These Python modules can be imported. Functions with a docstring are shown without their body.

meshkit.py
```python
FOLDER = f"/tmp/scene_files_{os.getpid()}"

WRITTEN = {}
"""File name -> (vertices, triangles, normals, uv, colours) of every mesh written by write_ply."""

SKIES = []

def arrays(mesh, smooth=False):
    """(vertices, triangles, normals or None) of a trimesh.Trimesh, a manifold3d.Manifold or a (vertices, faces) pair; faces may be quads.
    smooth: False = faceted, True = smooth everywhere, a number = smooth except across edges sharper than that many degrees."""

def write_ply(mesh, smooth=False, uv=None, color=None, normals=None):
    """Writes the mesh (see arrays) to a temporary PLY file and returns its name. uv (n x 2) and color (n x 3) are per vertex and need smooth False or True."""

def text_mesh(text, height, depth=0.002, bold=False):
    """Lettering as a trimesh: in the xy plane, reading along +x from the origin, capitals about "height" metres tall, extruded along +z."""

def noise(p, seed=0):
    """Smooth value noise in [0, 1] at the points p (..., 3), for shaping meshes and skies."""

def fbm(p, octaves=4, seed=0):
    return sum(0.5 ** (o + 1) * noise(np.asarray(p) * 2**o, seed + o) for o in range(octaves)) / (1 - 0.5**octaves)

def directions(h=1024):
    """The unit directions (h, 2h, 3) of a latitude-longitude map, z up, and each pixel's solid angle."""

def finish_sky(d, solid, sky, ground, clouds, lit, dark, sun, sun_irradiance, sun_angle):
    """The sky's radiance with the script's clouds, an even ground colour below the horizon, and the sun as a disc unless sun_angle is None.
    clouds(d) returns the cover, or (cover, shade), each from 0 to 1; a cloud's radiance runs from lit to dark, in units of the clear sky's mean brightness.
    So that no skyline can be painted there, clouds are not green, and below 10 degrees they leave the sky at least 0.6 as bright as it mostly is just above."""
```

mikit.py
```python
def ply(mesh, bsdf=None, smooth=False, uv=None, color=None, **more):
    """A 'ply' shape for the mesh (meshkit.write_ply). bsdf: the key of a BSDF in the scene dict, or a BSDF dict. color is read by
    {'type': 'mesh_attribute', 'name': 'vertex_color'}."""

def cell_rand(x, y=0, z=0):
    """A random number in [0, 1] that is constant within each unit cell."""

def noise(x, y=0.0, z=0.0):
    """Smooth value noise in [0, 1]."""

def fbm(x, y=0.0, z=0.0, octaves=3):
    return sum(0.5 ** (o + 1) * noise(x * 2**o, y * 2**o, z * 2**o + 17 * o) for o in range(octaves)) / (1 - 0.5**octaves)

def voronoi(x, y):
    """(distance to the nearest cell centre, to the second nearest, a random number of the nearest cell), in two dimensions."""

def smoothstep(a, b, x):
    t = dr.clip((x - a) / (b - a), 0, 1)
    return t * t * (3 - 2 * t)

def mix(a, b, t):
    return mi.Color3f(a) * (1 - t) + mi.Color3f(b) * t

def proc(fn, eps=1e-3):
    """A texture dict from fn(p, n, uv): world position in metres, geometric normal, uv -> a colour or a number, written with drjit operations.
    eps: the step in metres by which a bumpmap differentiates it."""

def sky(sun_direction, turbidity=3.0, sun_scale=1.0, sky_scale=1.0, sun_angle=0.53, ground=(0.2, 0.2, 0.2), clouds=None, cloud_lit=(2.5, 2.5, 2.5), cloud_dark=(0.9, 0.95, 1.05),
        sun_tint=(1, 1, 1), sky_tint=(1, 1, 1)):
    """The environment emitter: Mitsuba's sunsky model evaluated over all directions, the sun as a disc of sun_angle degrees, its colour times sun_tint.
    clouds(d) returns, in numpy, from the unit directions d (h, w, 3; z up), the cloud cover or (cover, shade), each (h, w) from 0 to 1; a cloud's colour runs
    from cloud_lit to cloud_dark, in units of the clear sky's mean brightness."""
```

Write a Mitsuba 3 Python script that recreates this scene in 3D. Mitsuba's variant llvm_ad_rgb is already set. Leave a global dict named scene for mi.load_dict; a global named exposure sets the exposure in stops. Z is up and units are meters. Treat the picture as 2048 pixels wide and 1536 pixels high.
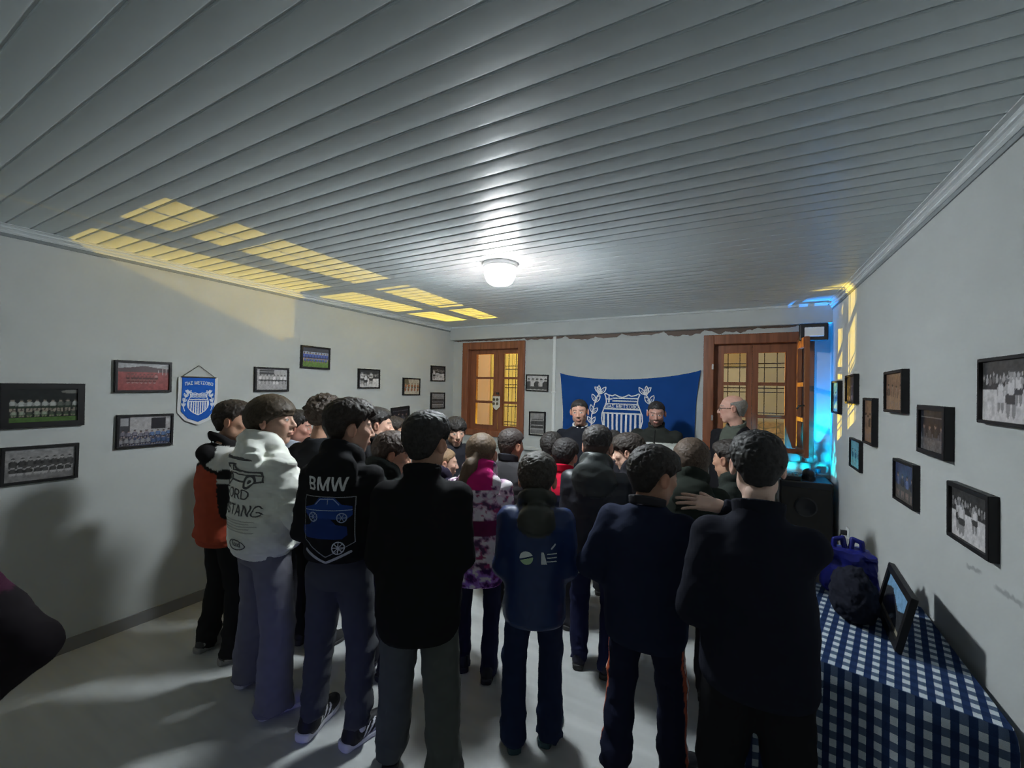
import math
import numpy as np
import trimesh
import manifold3d as m3
import shapely
from shapely import affinity
from shapely.geometry import Polygon, Point, LineString, box as sbox
import drjit as dr
import mitsuba as mi
import mikit
import meshkit
from mikit import proc

T = mi.ScalarTransform4f
scene, labels = {}, {}

# ------------------------------------------------------------------ camera, lights, exposure
CAMZ = 1.75
F_PX, YAW, PITCH, ROLL = 839.105, 0.497893, 0.014001, 0.020685
cy, sy = math.cos(YAW), math.sin(YAW)
fwd0, right0, up0 = np.array([-sy, cy, 0]), np.array([cy, sy, 0]), np.array([0, 0, 1.0])
FWD = math.cos(PITCH) * fwd0 + math.sin(PITCH) * up0
UPP = math.cos(PITCH) * up0 - math.sin(PITCH) * fwd0
UP = math.cos(ROLL) * UPP - math.sin(ROLL) * right0
scene['camera'] = {'type': 'perspective', 'fov': 2 * math.degrees(math.atan(1024 / F_PX)), 'fov_axis': 'x', 'near_clip': 0.05, 'far_clip': 100.0,
                   'to_world': T().look_at(origin=[0, 0, CAMZ], target=[float(FWD[0]), float(FWD[1]), float(CAMZ + FWD[2])], up=[float(x) for x in UP])}
exposure = 0.0
LAMP = (-1.53, 2.60)
LAMP_RADIANCE = [345.0, 374.0, 388.0]
# warm floodlight on the ground outside, which throws the window panes onto ceiling and walls
FLOOD = np.array([-2.92, 8.56, 0.12])
aim = np.array([-1.5, 5.13, 1.75])
scene['flood_beam'] = {'type': 'spot', 'to_world': T().look_at(origin=FLOOD.tolist(), target=aim.tolist(), up=[0, 0, 1]),
                       'intensity': {'type': 'rgb', 'value': [330.0, 213.0, 13.0]}, 'cutoff_angle': 40.0, 'beam_width': 36.0}
scene['street_beam'] = {'type': 'spot', 'to_world': T().look_at(origin=[-3.4, 6.9, 3.9], target=[-4.6, 10.5, 1.2], up=[0, 0, 1]),
                        'intensity': {'type': 'rgb', 'value': [92.0, 74.0, 46.0]}, 'cutoff_angle': 85.0, 'beam_width': 60.0}
# blue beam of a party light standing on the floor behind the camera
PARTY = np.array([-0.75, -0.85, 0.42])
scene['party_beam'] = {'type': 'spot', 'to_world': T().look_at(origin=PARTY.tolist(), target=[-1.85, 1.45, 0.35], up=[0, 0, 1]),
                       'intensity': {'type': 'rgb', 'value': [0.12, 0.12, 2.2]}, 'cutoff_angle': 17.0, 'beam_width': 6.0}

# ------------------------------------------------------------------ materials
VC = {'type': 'mesh_attribute', 'name': 'vertex_color'}


def rgb(*c):
    return {'type': 'rgb', 'value': [float(x) for x in (c[0] if len(c) == 1 else c)]}


def principled(color, rough, **k):
    return {'type': 'twosided', 'b': {'type': 'principled', 'base_color': color, 'roughness': rough, **k}}


scene['skin'] = principled(VC, 0.5, specular=0.4)
scene['hair'] = principled(VC, 0.62, specular=0.3)
scene['cloth'] = principled(VC, 0.9, specular=0.15)
scene['shell_cloth'] = principled(VC, 0.45, specular=0.35)
scene['matt_paint'] = principled(VC, 0.6, specular=0.3)
scene['gloss_print'] = principled(VC, 0.25, specular=0.5)
scene['frame_black'] = principled(rgb(0.008, 0.008, 0.009), 0.5, specular=0.25)
scene['black_plastic'] = principled(rgb(0.015, 0.015, 0.018), 0.3, specular=0.5)
scene['white_plastic'] = principled(rgb(0.7, 0.72, 0.72), 0.4)
scene['metal'] = principled(rgb(0.6, 0.6, 0.62), 0.3, metallic=1.0)
scene['iron'] = principled(rgb(0.02, 0.018, 0.016), 0.6)
scene['glass_pane'] = {'type': 'thindielectric', 'int_ior': 1.5}
mix, fbm, noise, smoothstep = mikit.mix, mikit.fbm, mikit.noise, mikit.smoothstep


def wall_fn(p, n, uv):
    g = fbm(p.x * 3, p.y * 3, p.z * 3, 3)
    c = mix((0.405, 0.425, 0.42), (0.45, 0.465, 0.458), g)
    # scuffs on the plaster of the right wall, above the table
    u, v = p.y, p.z
    s1 = smoothstep(0.012, 0.003, dr.abs(v - 1.118 + 0.12 * (u - 2.23) + 0.01 * noise(u * 60, v * 60))) * smoothstep(0.07, 0.04, dr.abs(u - 2.23)) * smoothstep(0.5, 0.7, p.x)
    s2 = smoothstep(0.014, 0.003, dr.abs(v - 1.115 + 0.05 * (u - 1.99) + 0.01 * noise(u * 70, v * 70))) * smoothstep(0.1, 0.06, dr.abs(u - 2.0)) * smoothstep(0.5, 0.7, p.x)
    return mix(c, (0.20, 0.21, 0.21), 0.7 * dr.clip(s1 + s2, 0, 1))


def floor_fn(p, n, uv):
    streak = fbm(p.x * 1.2, p.y * 14, 0, 3)
    blot = fbm(p.x * 2.3 + 7, p.y * 2.3, 3, 3)
    return mix((0.35, 0.365, 0.36), (0.55, 0.565, 0.56), 0.6 * streak + 0.4 * blot)


def wood_fn(p, n, uv):
    g = fbm(p.x * 40, p.y * 40, p.z * 3, 3)
    return mix((0.13, 0.045, 0.022), (0.26, 0.095, 0.045), g)


def cloth_check(p, n, uv):
    cell = 0.027
    a = dr.floor(uv.x / 0.0205)
    b = dr.floor(uv.y / cell)
    ma = a - 2 * dr.floor(a / 2)
    mb = b - 2 * dr.floor(b / 2)
    white = dr.select((ma > 0.5) & (mb > 0.5), 1.0, 0.0)
    half = dr.select((ma > 0.5) ^ (mb > 0.5), 1.0, 0.0)
    weave = 0.85 + 0.15 * noise(uv.x * 700, uv.y * 700)
    return (mix(mix((0.012, 0.026, 0.075), mix((0.016, 0.034, 0.095), (0.075, 0.11, 0.18), ma), half), (0.52, 0.58, 0.63), white)) * weave


def stone_fn(p, n, uv):
    a, b, c = mikit.voronoi(p.x * 3.2, p.z * 4.5)
    joint = smoothstep(0.02, 0.14, b - a)
    st = mix((0.22, 0.16, 0.10), (0.42, 0.32, 0.21), c) * (0.7 + 0.6 * fbm(p.x * 20, p.y * 20, p.z * 20))
    low = mix((0.16, 0.14, 0.11), st, joint)
    plaster = mix((0.29, 0.29, 0.28), (0.39, 0.385, 0.36), fbm(p.x * 2, p.y * 2, p.z * 2))
    return mix(low, plaster, smoothstep(1.12, 1.2, p.z))


scene['wall_paint'] = principled(proc(wall_fn), 0.75, specular=0.25)
scene['floor_vinyl'] = principled(proc(floor_fn), 0.4, specular=0.35)
scene['brown_wood'] = principled(proc(wood_fn), 0.4, specular=0.4)
scene['check_cloth'] = principled(proc(cloth_check), 0.9, specular=0.1)
scene['stone'] = principled(proc(stone_fn), 0.9, specular=0.1)
scene['tan_plaster'] = principled(rgb(0.62, 0.43, 0.27), 0.9, specular=0.1)
scene['yellow_plaster'] = principled(rgb(0.60, 0.52, 0.16), 0.9, specular=0.1)
scene['ceiling_pvc'] = principled(rgb(0.64, 0.70, 0.715), 0.36, specular=0.45)
scene['cornice_pvc'] = principled(rgb(0.54, 0.575, 0.58), 0.4, specular=0.4)
scene['asphalt'] = principled(rgb(0.1, 0.09, 0.08), 0.95)


# ------------------------------------------------------------------ helpers: keys, labels, primitive meshes
def numbered(key):
    if key not in scene and key not in labels:
        return key
    i = 1
    while f'{key}_{i:03d}' in scene or f'{key}_{i:03d}' in labels:
        i += 1
    return f'{key}_{i:03d}'


def info(key, label=None, category=None, group=None, kind=None):
    d = labels.setdefault(key, {})
    for k, v in (('label', label), ('category', category), ('group', group), ('kind', kind)):
        if v:
            d[k] = v


def put(key, mesh, bsdf, smooth=False, color=None, uv=None, label=None, category=None, group=None, kind=None, **more):
    key = numbered(key)
    if color is not None:
        nv = len(mesh.vertices) if hasattr(mesh, 'vertices') else len(mesh[0])
        color = np.asarray(color, float)
        if color.ndim == 1:
            color = np.tile(color, (nv, 1))
        if smooth not in (True, False):
            smooth = True
    scene[key] = mikit.ply(mesh, bsdf, smooth=smooth, color=color, uv=uv, **more)
    if label or category or group or kind:
        info(key, label, category, group, kind)
    return key


def bx(x0, x1, y0, y1, z0, z1):
    m = trimesh.creation.box(extents=[abs(x1 - x0), abs(y1 - y0), abs(z1 - z0)])
    m.apply_translation([(x0 + x1) / 2, (y0 + y1) / 2, (z0 + z1) / 2])
    return m


def rbox(x0, x1, y0, y1, z0, z1, r=0.01, seg=8):
    s = m3.Manifold.sphere(r, seg)
    pts = [s.translate([x, y, z]) for x in (x0 + r, x1 - r) for y in (y0 + r, y1 - r) for z in (z0 + r, z1 - r)]
    m = m3.Manifold.batch_hull(pts).to_mesh()
    return trimesh.Trimesh(m.vert_properties[:, :3], m.tri_verts, process=False)


def cat(*ms):
    return trimesh.util.concatenate([m for m in ms if m is not None])


def extrude_x(poly, x0, x1):
    """poly in (y, z), extruded along x."""
    m = trimesh.creation.extrude_polygon(Polygon(poly), x1 - x0, engine='earcut')
    v = m.vertices.copy()
    return trimesh.Trimesh(np.c_[v[:, 2] + x0, v[:, 0], v[:, 1]], m.faces, process=False)


def extrude_y(poly, y0, y1):
    """poly in (x, z), extruded along y."""
    m = trimesh.creation.extrude_polygon(Polygon(poly), y1 - y0, engine='earcut')
    v = m.vertices.copy()
    return trimesh.Trimesh(np.c_[v[:, 0], v[:, 2] + y0, v[:, 1]], m.faces[:, ::-1], process=False)


def lathe(profile, n=48):
    m = trimesh.creation.revolve(np.array(profile, float), sections=n)
    if m.volume < 0:
        m.invert()
    return m


def tube(pts, r, n=8):
    pts = np.asarray(pts, float)
    ms = []
    for a, b in zip(pts[:-1], pts[1:]):
        ms.append(m3.Manifold.batch_hull([m3.Manifold.sphere(r, n).translate(a.tolist()), m3.Manifold.sphere(r, n).translate(b.tolist())]))
    m = m3.Manifold.batch_boolean(ms, m3.OpType.Add).to_mesh() if len(ms) > 1 else ms[0].to_mesh()
    return trimesh.Trimesh(m.vert_properties[:, :3], m.tri_verts, process=False)


def tri(m):
    return trimesh.Trimesh(np.asarray(m.vertices), np.asarray(m.faces), process=False)


def from_man(m):
    q = m.to_mesh()
    return trimesh.Trimesh(np.array(q.vert_properties[:, :3], float), np.array(q.tri_verts, int), process=False)


def flat_poly(shape, depth=0.002, edge=None):
    """A shapely shape as a thin extruded mesh in xy."""
    ms = [trimesh.creation.extrude_polygon(g, depth, engine='earcut') for g in getattr(shape, 'geoms', [shape]) if g.area > 1e-9]
    m = trimesh.util.concatenate(ms)
    if edge:
        v, f = trimesh.remesh.subdivide_to_size(m.vertices, m.faces, edge, max_iter=12)
        m = trimesh.Trimesh(v, f, process=False)
    return m


def refine(m, edge):
    v, f = trimesh.remesh.subdivide_to_size(m.vertices, m.faces, edge, max_iter=12)
    return trimesh.Trimesh(v, f, process=False)


# ------------------------------------------------------------------ room shell
XL, XR, YBEAM, YB, ZC, YF = -3.80, 0.78, 5.03, 5.13, 2.657, -1.35
put('floor', bx(XL - .3, XR + .3, YF - .3, YB + .25, -0.2, 0), 'floor_vinyl', kind='structure', label='grey streaked floor of the room')
put('wall_left', bx(XL - .25, XL, YF - .25, YB + .25, 0, ZC + .2), 'wall_paint', kind='structure', label='white plastered left wall hung with framed photographs')
put('wall_right', bx(XR, XR + .25, YF - .25, YB + .25, 0, ZC + .2), 'wall_paint', kind='structure', label='white plastered right wall beside the checked table')
put('wall_front', bx(XL, XR, YF - .25, YF, 0, ZC + .2), 'wall_paint', kind='structure', label='white wall behind the viewer')
W1 = (-3.60, -2.61, 1.10, 2.41)      # opening of the left window x0 x1 z0 z1
W2 = (-0.34, 0.63, 1.10, 2.38)
WT = 0.24
wb = m3.Manifold.cube([XR - XL, WT, ZC + .2]).translate([XL, YB, 0])
for w in (W1, W2):
    wb = wb - m3.Manifold.cube([w[1] - w[0], WT + .2, w[3] - w[2]]).translate([w[0], YB - .1, w[2]])
put('wall_back', from_man(wb), 'wall_paint', kind='structure', label='white back wall with two brown windows')
put('trim_1', bx(XL, XR, YBEAM, YB, 2.468, ZC), 'wall_paint', kind='structure', label='boxed beam along the top of the back wall')
put('trim_2', rbox(XL, XR, YB - .05, YB + .01, 0.945, 0.985, .006), 'wall_paint', kind='structure', label='narrow white ledge under the windows')
put('baseboard_left', bx(XL, XL + .012, YF, YB, 0, .085), 'matt_paint', color=[.2, .2, .2], kind='structure', label='dark grey skirting along the left wall')
# cornices: stepped plastic profiles where the ceiling meets the walls
prof = [(0, 0), (0, -.048), (.010, -.048), (.018, -.040), (.018, -.034), (.014, -.032), (.022, -.024), (.030, -.022), (.030, -.014), (.026, -.012), (.034, -.006), (.050, -.005), (.050, 0)]
put('trim_3', extrude_y([(XL + a, ZC + b) for a, b in prof], YF, YBEAM), 'cornice_pvc', kind='structure', label='pale cornice along the left wall')
put('trim_4', extrude_y([(XR - a, ZC + b) for a, b in prof][::-1], YF, YBEAM), 'cornice_pvc', kind='structure', label='pale cornice along the right wall')
for nm, a, b in (('trim_3', XL, XL + .006), ('trim_4', XR - .006, XR)):
    put(nm + '__strip', bx(a, b, YF, YBEAM, ZC - .068, ZC - .048), 'matt_paint', color=[.17, .19, .195], label='grey strip under the cornice')
put('trim_5', extrude_x([(YBEAM, ZC), (YBEAM, ZC - .022), (YBEAM - .012, ZC - .020), (YBEAM - .02, ZC - .006), (YBEAM - .02, ZC)], XL + .04, XR - .04), 'cornice_pvc', kind='structure', label='thin strip where ceiling meets the beam')
# ceiling: grooved plastic boards, each a part
put('ceiling', bx(XL - .25, XR + .25, YF - .25, YB + .25, ZC + .007, ZC + .2), 'cornice_pvc', kind='structure', label='grey-white ceiling of long plastic boards')
pitch, gap = 0.0985, 0.0065
bw = pitch - gap
board_poly = [(0, .007), (0, .004), (.0015, .0015), (.005, .0), (bw * .5, -.001), (bw - .005, .0), (bw - .0015, .0015), (bw, .004), (bw, .007)]
bm = extrude_x(board_poly, XL, XR)
board = mikit.ply(bm, 'ceiling_pvc', smooth=25)
y, i = YF, 0
while y < YBEAM - .02:
    key = 'ceiling__board' + (f'_{i:03d}' if i else '')
    scene[key] = {**board, 'to_world': T().translate([0, float(y), ZC])}
    i += 1
    y += pitch
# old plaster broken away just under the beam, on the back wall
rng = np.random.default_rng(4)


def damage(x0, x1, depth, seed):
    r = np.random.default_rng(seed)
    n = max(8, int((x1 - x0) / .02))
    xs = np.linspace(x0, x1, n)
    h = depth * (0.25 + 0.9 * meshkit.fbm(np.c_[xs * 14, xs * 0 + seed, xs * 0], 3)) * np.clip(np.minimum((xs - x0), (x1 - xs)) / .05, .15, 1)
    pts = [(x, 2.468) for x in xs] + [(x, 2.468 - max(.004, hh) - .006 * r.random()) for x, hh in zip(xs[::-1], h[::-1])]
    m = trimesh.creation.extrude_polygon(Polygon(pts).buffer(0), .004, engine='earcut')
    v = m.vertices
    return trimesh.Trimesh(np.c_[v[:, 0], YB - v[:, 2], v[:, 1]], m.faces, process=False)


for (a, b, d, s) in [(-3.78, -2.62, .02, 1), (-2.62, -2.02, .035, 2), (-2.0, -1.28, .055, 3), (-1.27, -.8, .04, 4), (-.78, -.36, .075, 5), (-.36, .15, .055, 7), (.15, .5, .03, 8)]:
    put('wall_back__bare_plaster', damage(a, b, d, s), 'matt_paint', color=[.11, .075, .06], label='brown patch of broken plaster under the beam' if s == 1 else None)
# cable conduit from beam to ledge
k = put('cable_conduit', rbox(-2.175, -2.135, YB - .018, YB, .985, 2.468, .004), 'white_plastic', label='white cable conduit running down the back wall right of the left window', category='conduit')
put('cable_conduit__bracket', rbox(-2.185, -2.125, YB - .022, YB, 1.72, 1.74, .003), 'white_plastic')

# ------------------------------------------------------------------ ceiling lamp
lx, ly = LAMP
info('ceiling_lamp', 'glowing white glass dome lamp in the middle of the ceiling', 'lamp')
base = lathe([(0, 0), (.122, 0), (.125, -.006), (.125, -.022), (.119, -.03), (0, -.03)], 56)
base.apply_translation([lx, ly, ZC])
put('ceiling_lamp__base', base, 'white_plastic', smooth=30, label='white round base')
dome = [(.118 * math.cos(a) ** .45, -.04 - .115 * math.sin(a) ** 1.2) for a in np.linspace(0, math.pi / 2, 14)[:-1]]
dome = lathe([(0, -.03), (.118, -.03)] + dome + [(0, -.155)], 48)
dome.apply_translation([lx, ly, ZC])
put('ceiling_lamp__shade', dome, {'type': 'diffuse', 'reflectance': rgb(.8, .8, .8)}, smooth=True, emitter={'type': 'area', 'radiance': rgb(*LAMP_RADIANCE)}, label='glowing white glass shade')


# ------------------------------------------------------------------ windows
def window(n, W, xs_left, xs_right, rows, label, glow):
    root = f'window_{n}'
    info(root, label, kind='structure')
    x0, x1, z0, z1 = W
    yf = YB - .03
    fw = .085
    # casing: four boards with a raised inner bead
    def casing(a, b, c, d, horizontal, top):
        m = rbox(a, b, yf, YB + .11, c, d, .008)
        return m
    put(f'{root}__casing', casing(x0 - .02, x0 + fw, z0 - .02, z1 + .02, 0, 0), 'brown_wood', smooth=30)
    put(f'{root}__casing', casing(x1 - fw, x1 + .02, z0 - .02, z1 + .02, 0, 0), 'brown_wood', smooth=30)
    put(f'{root}__casing', casing(x0 + fw, x1 - fw, z1 - fw, z1 + .02, 1, 1), 'brown_wood', smooth=30)
    put(f'{root}__casing', casing(x0 + fw, x1 - fw, z0 - .02, z0 + fw * .8, 1, 0), 'brown_wood', smooth=30)
    for side in (0, 1):
        xa, xb = (xs_left, xs_right)[side]
        st = .035
        mid = (xs_left[1] + xs_right[0]) / 2
        ex0 = mid + .002 if side else x0 + fw
        ex1 = mid - .002 if not side else x1 - fw
        ztop, zbot = rows[0][0], rows[-1][1]
        zt, zb = z1 - fw, z0 + fw * .8
        ys, ye = YB + .055, YB + .095
        s = m3.Manifold.cube([ex1 - ex0, ye - ys, zt - zb]).translate([ex0, ys, zb])
        for (a, b) in rows:
            s = s - m3.Manifold.cube([xb - xa, .2, a - b]).translate([xa, ys - .05, b])
        k = put(f'{root}__sash', from_man(s), 'brown_wood')
        for (a, b) in rows:
            put(f'{k}__pane', bx(xa - .004, xb + .004, (ys + ye) / 2, (ys + ye) / 2 + .0001, b - .004, a + .004).submesh([[0]], append=True) if False else (np.array([[xa, ys + .02, b], [xb, ys + .02, b], [xb, ys + .02, a], [xa, ys + .02, a]]), np.array([[0, 1, 2], [0, 2, 3]])), 'glass_pane')
        # inner bead frame
        for (a, b) in rows:
            o = sbox(xa - .008, b - .008, xb + .008, a + .008) - sbox(xa, b, xb, a)
            m = trimesh.creation.extrude_polygon(o, .008, engine='earcut')
            v = m.vertices
            put(f'{k}__bead', trimesh.Trimesh(np.c_[v[:, 0], ys - v[:, 2], v[:, 1]], m.faces, process=False), 'brown_wood')
    # iron grille outside
    yg = YB + WT - .03
    for x in np.arange(x0 + (.64 if n == 1 else .1), x1 - .05, .118):
        put(f'{root}__grille_bar', bx(x - .004, x + .004, yg - .004, yg + .004, z0, z1), 'iron')
    for z in np.arange(z0 + .14, z1 - .05, .27):
        for q in (0, .045):
            put(f'{root}__grille_bar', bx(x0 + (.58 if n == 1 else 0), x1, yg - .004, yg + .004, z + q - .005, z + q + .005), 'iron')


window(1, W1, (-3.415, -3.12), (-2.965, -2.725), [(2.26, 1.93), (1.90, 1.585), (1.55, 1.235)], 'left brown wooden window with two three-pane sashes and warm light behind', 0)
window(2, W2, (-.16, .055), (.17, .41), [(2.2, 1.885), (1.85, 1.54), (1.505, 1.2)], 'right brown wooden window with an open casement and warm light behind', 1)
put('window_1__handle', rbox(-3.065, -3.02, YB + .03, YB + .056, 1.68, 1.71, .006), 'iron')
# the open inner casement of the right window, standing into the room
cs = m3.Manifold.cube([.035, .34, 1.14]).translate([0, 0, 1.17])
for (a, b) in [(2.22, 1.88), (1.84, 1.54), (1.5, 1.24)]:
    cs = cs - m3.Manifold.cube([.2, .24, a - b]).translate([-.1, .05, b])
cs = cs.rotate([0, 0, 6]).translate([.535, YB - .37, 0])
put('window_2__casement', from_man(cs), 'brown_wood', label='open casement seen edge on')
put('window_2__casement__knob', tube([(.53, YB - .36, 1.66), (.49, YB - .37, 1.655), (.475, YB - .37, 1.63)], .008), 'iron')
put('window_2__casement__hinge', rbox(.55, .575, YB - .05, YB - .03, 1.46, 1.54, .004), 'metal')
put('window_2__hinge', rbox(-.275, -.255, YB - .042, YB - .028, 1.46, 1.52, .004), 'metal')
put('window_2__hinge', rbox(-.275, -.255, YB - .042, YB - .028, 2.02, 2.08, .004), 'metal')

# ------------------------------------------------------------------ outside the windows
put('street_ground', bx(-12, 8, YB + .25, 14, -1.2, -.02), 'asphalt', label='dark street outside behind the windows', kind='structure')
info('neighbour_house', 'warmly lit stone and plaster house across the street, seen through the right window', 'house')
put('neighbour_house__wall', bx(-12, 8, 11.0, 11.4, -.5, 6), 'stone')
for (x, z) in [(-.15, 3.0), (1.6, 3.0)]:
    put('neighbour_house__window', rbox(x - .42, x + .42, 10.93, 11.02, z - .6, z + .6, .02), 'matt_paint', color=[.25, .2, .13])
info('neighbour_house_001', 'tan and yellow plastered house across the street, seen through the left window', 'house')
put('neighbour_house_001__wall', bx(-13, -6.5, 10.5, 10.98, -.5, 5), 'tan_plaster')
put('neighbour_house_001__annex', bx(-6.5, -4.9, 10.6, 10.98, -.5, 4.6), 'yellow_plaster')
for x in (-6.42, -6.18, -5.94, -5.7):
    put('neighbour_house_001__drainpipe', tube([(x, 10.56, -.4), (x, 10.56, 4.5)], .035), 'matt_paint', color=[.45, .36, .10])
# floodlight body on the ground
info('ground_floodlight', 'floodlight standing on the street outside, shining up through the windows', 'lamp')
put('ground_floodlight__housing', rbox(FLOOD[0] - .1, FLOOD[0] + .1, FLOOD[1] + .02, FLOOD[1] + .1, -.02, .22, .01), 'black_plastic')


# ------------------------------------------------------------------ framed photographs
AX = {'left': (np.array([0, 1., 0]), np.array([1., 0, 0]), XL), 'back': (np.array([1., 0, 0]), np.array([0, -1., 0]), YB), 'right': (np.array([0, -1., 0]), np.array([-1., 0, 0]), XR)}


def on_wall(mesh, wall, a, z, tilt=0.0, lean=0.0):
    """mesh in (u, v, depth) with its centre at the origin -> on the wall at coordinate a along it and height z."""
    U, N, c = AX[wall]
    v = np.asarray(mesh.vertices if hasattr(mesh, 'vertices') else mesh[0], float)
    f = mesh.faces if hasattr(mesh, 'faces') else mesh[1]
    ct, st = math.cos(tilt), math.sin(tilt)
    u, w = v[:, 0] * ct - v[:, 1] * st, v[:, 0] * st + v[:, 1] * ct
    o = N * 0
    o = N * (c * N.sum()) if wall != 'back' else np.array([0, c, 0])
    o = np.abs(N) * c + np.abs(U) * a + np.array([0, 0, z])
    return trimesh.Trimesh(o + np.outer(u, U) + np.outer(w, [0, 0, 1]) + np.outer(v[:, 2], N), np.asarray(f), process=False)


def grid(w, h, nu, nv):
    u, v = np.meshgrid(np.linspace(-w / 2, w / 2, nu), np.linspace(-h / 2, h / 2, nv), indexing='ij')
    i = np.arange(nu * nv).reshape(nu, nv)
    f = np.stack([i[:-1, :-1], i[1:, :-1], i[1:, 1:], i[:-1, 1:]], -1).reshape(-1, 4)
    f = np.vstack([f[:, [0, 1, 2]], f[:, [0, 2, 3]]])
    return np.c_[u.ravel(), v.ravel(), 0 * u.ravel()], f


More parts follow.
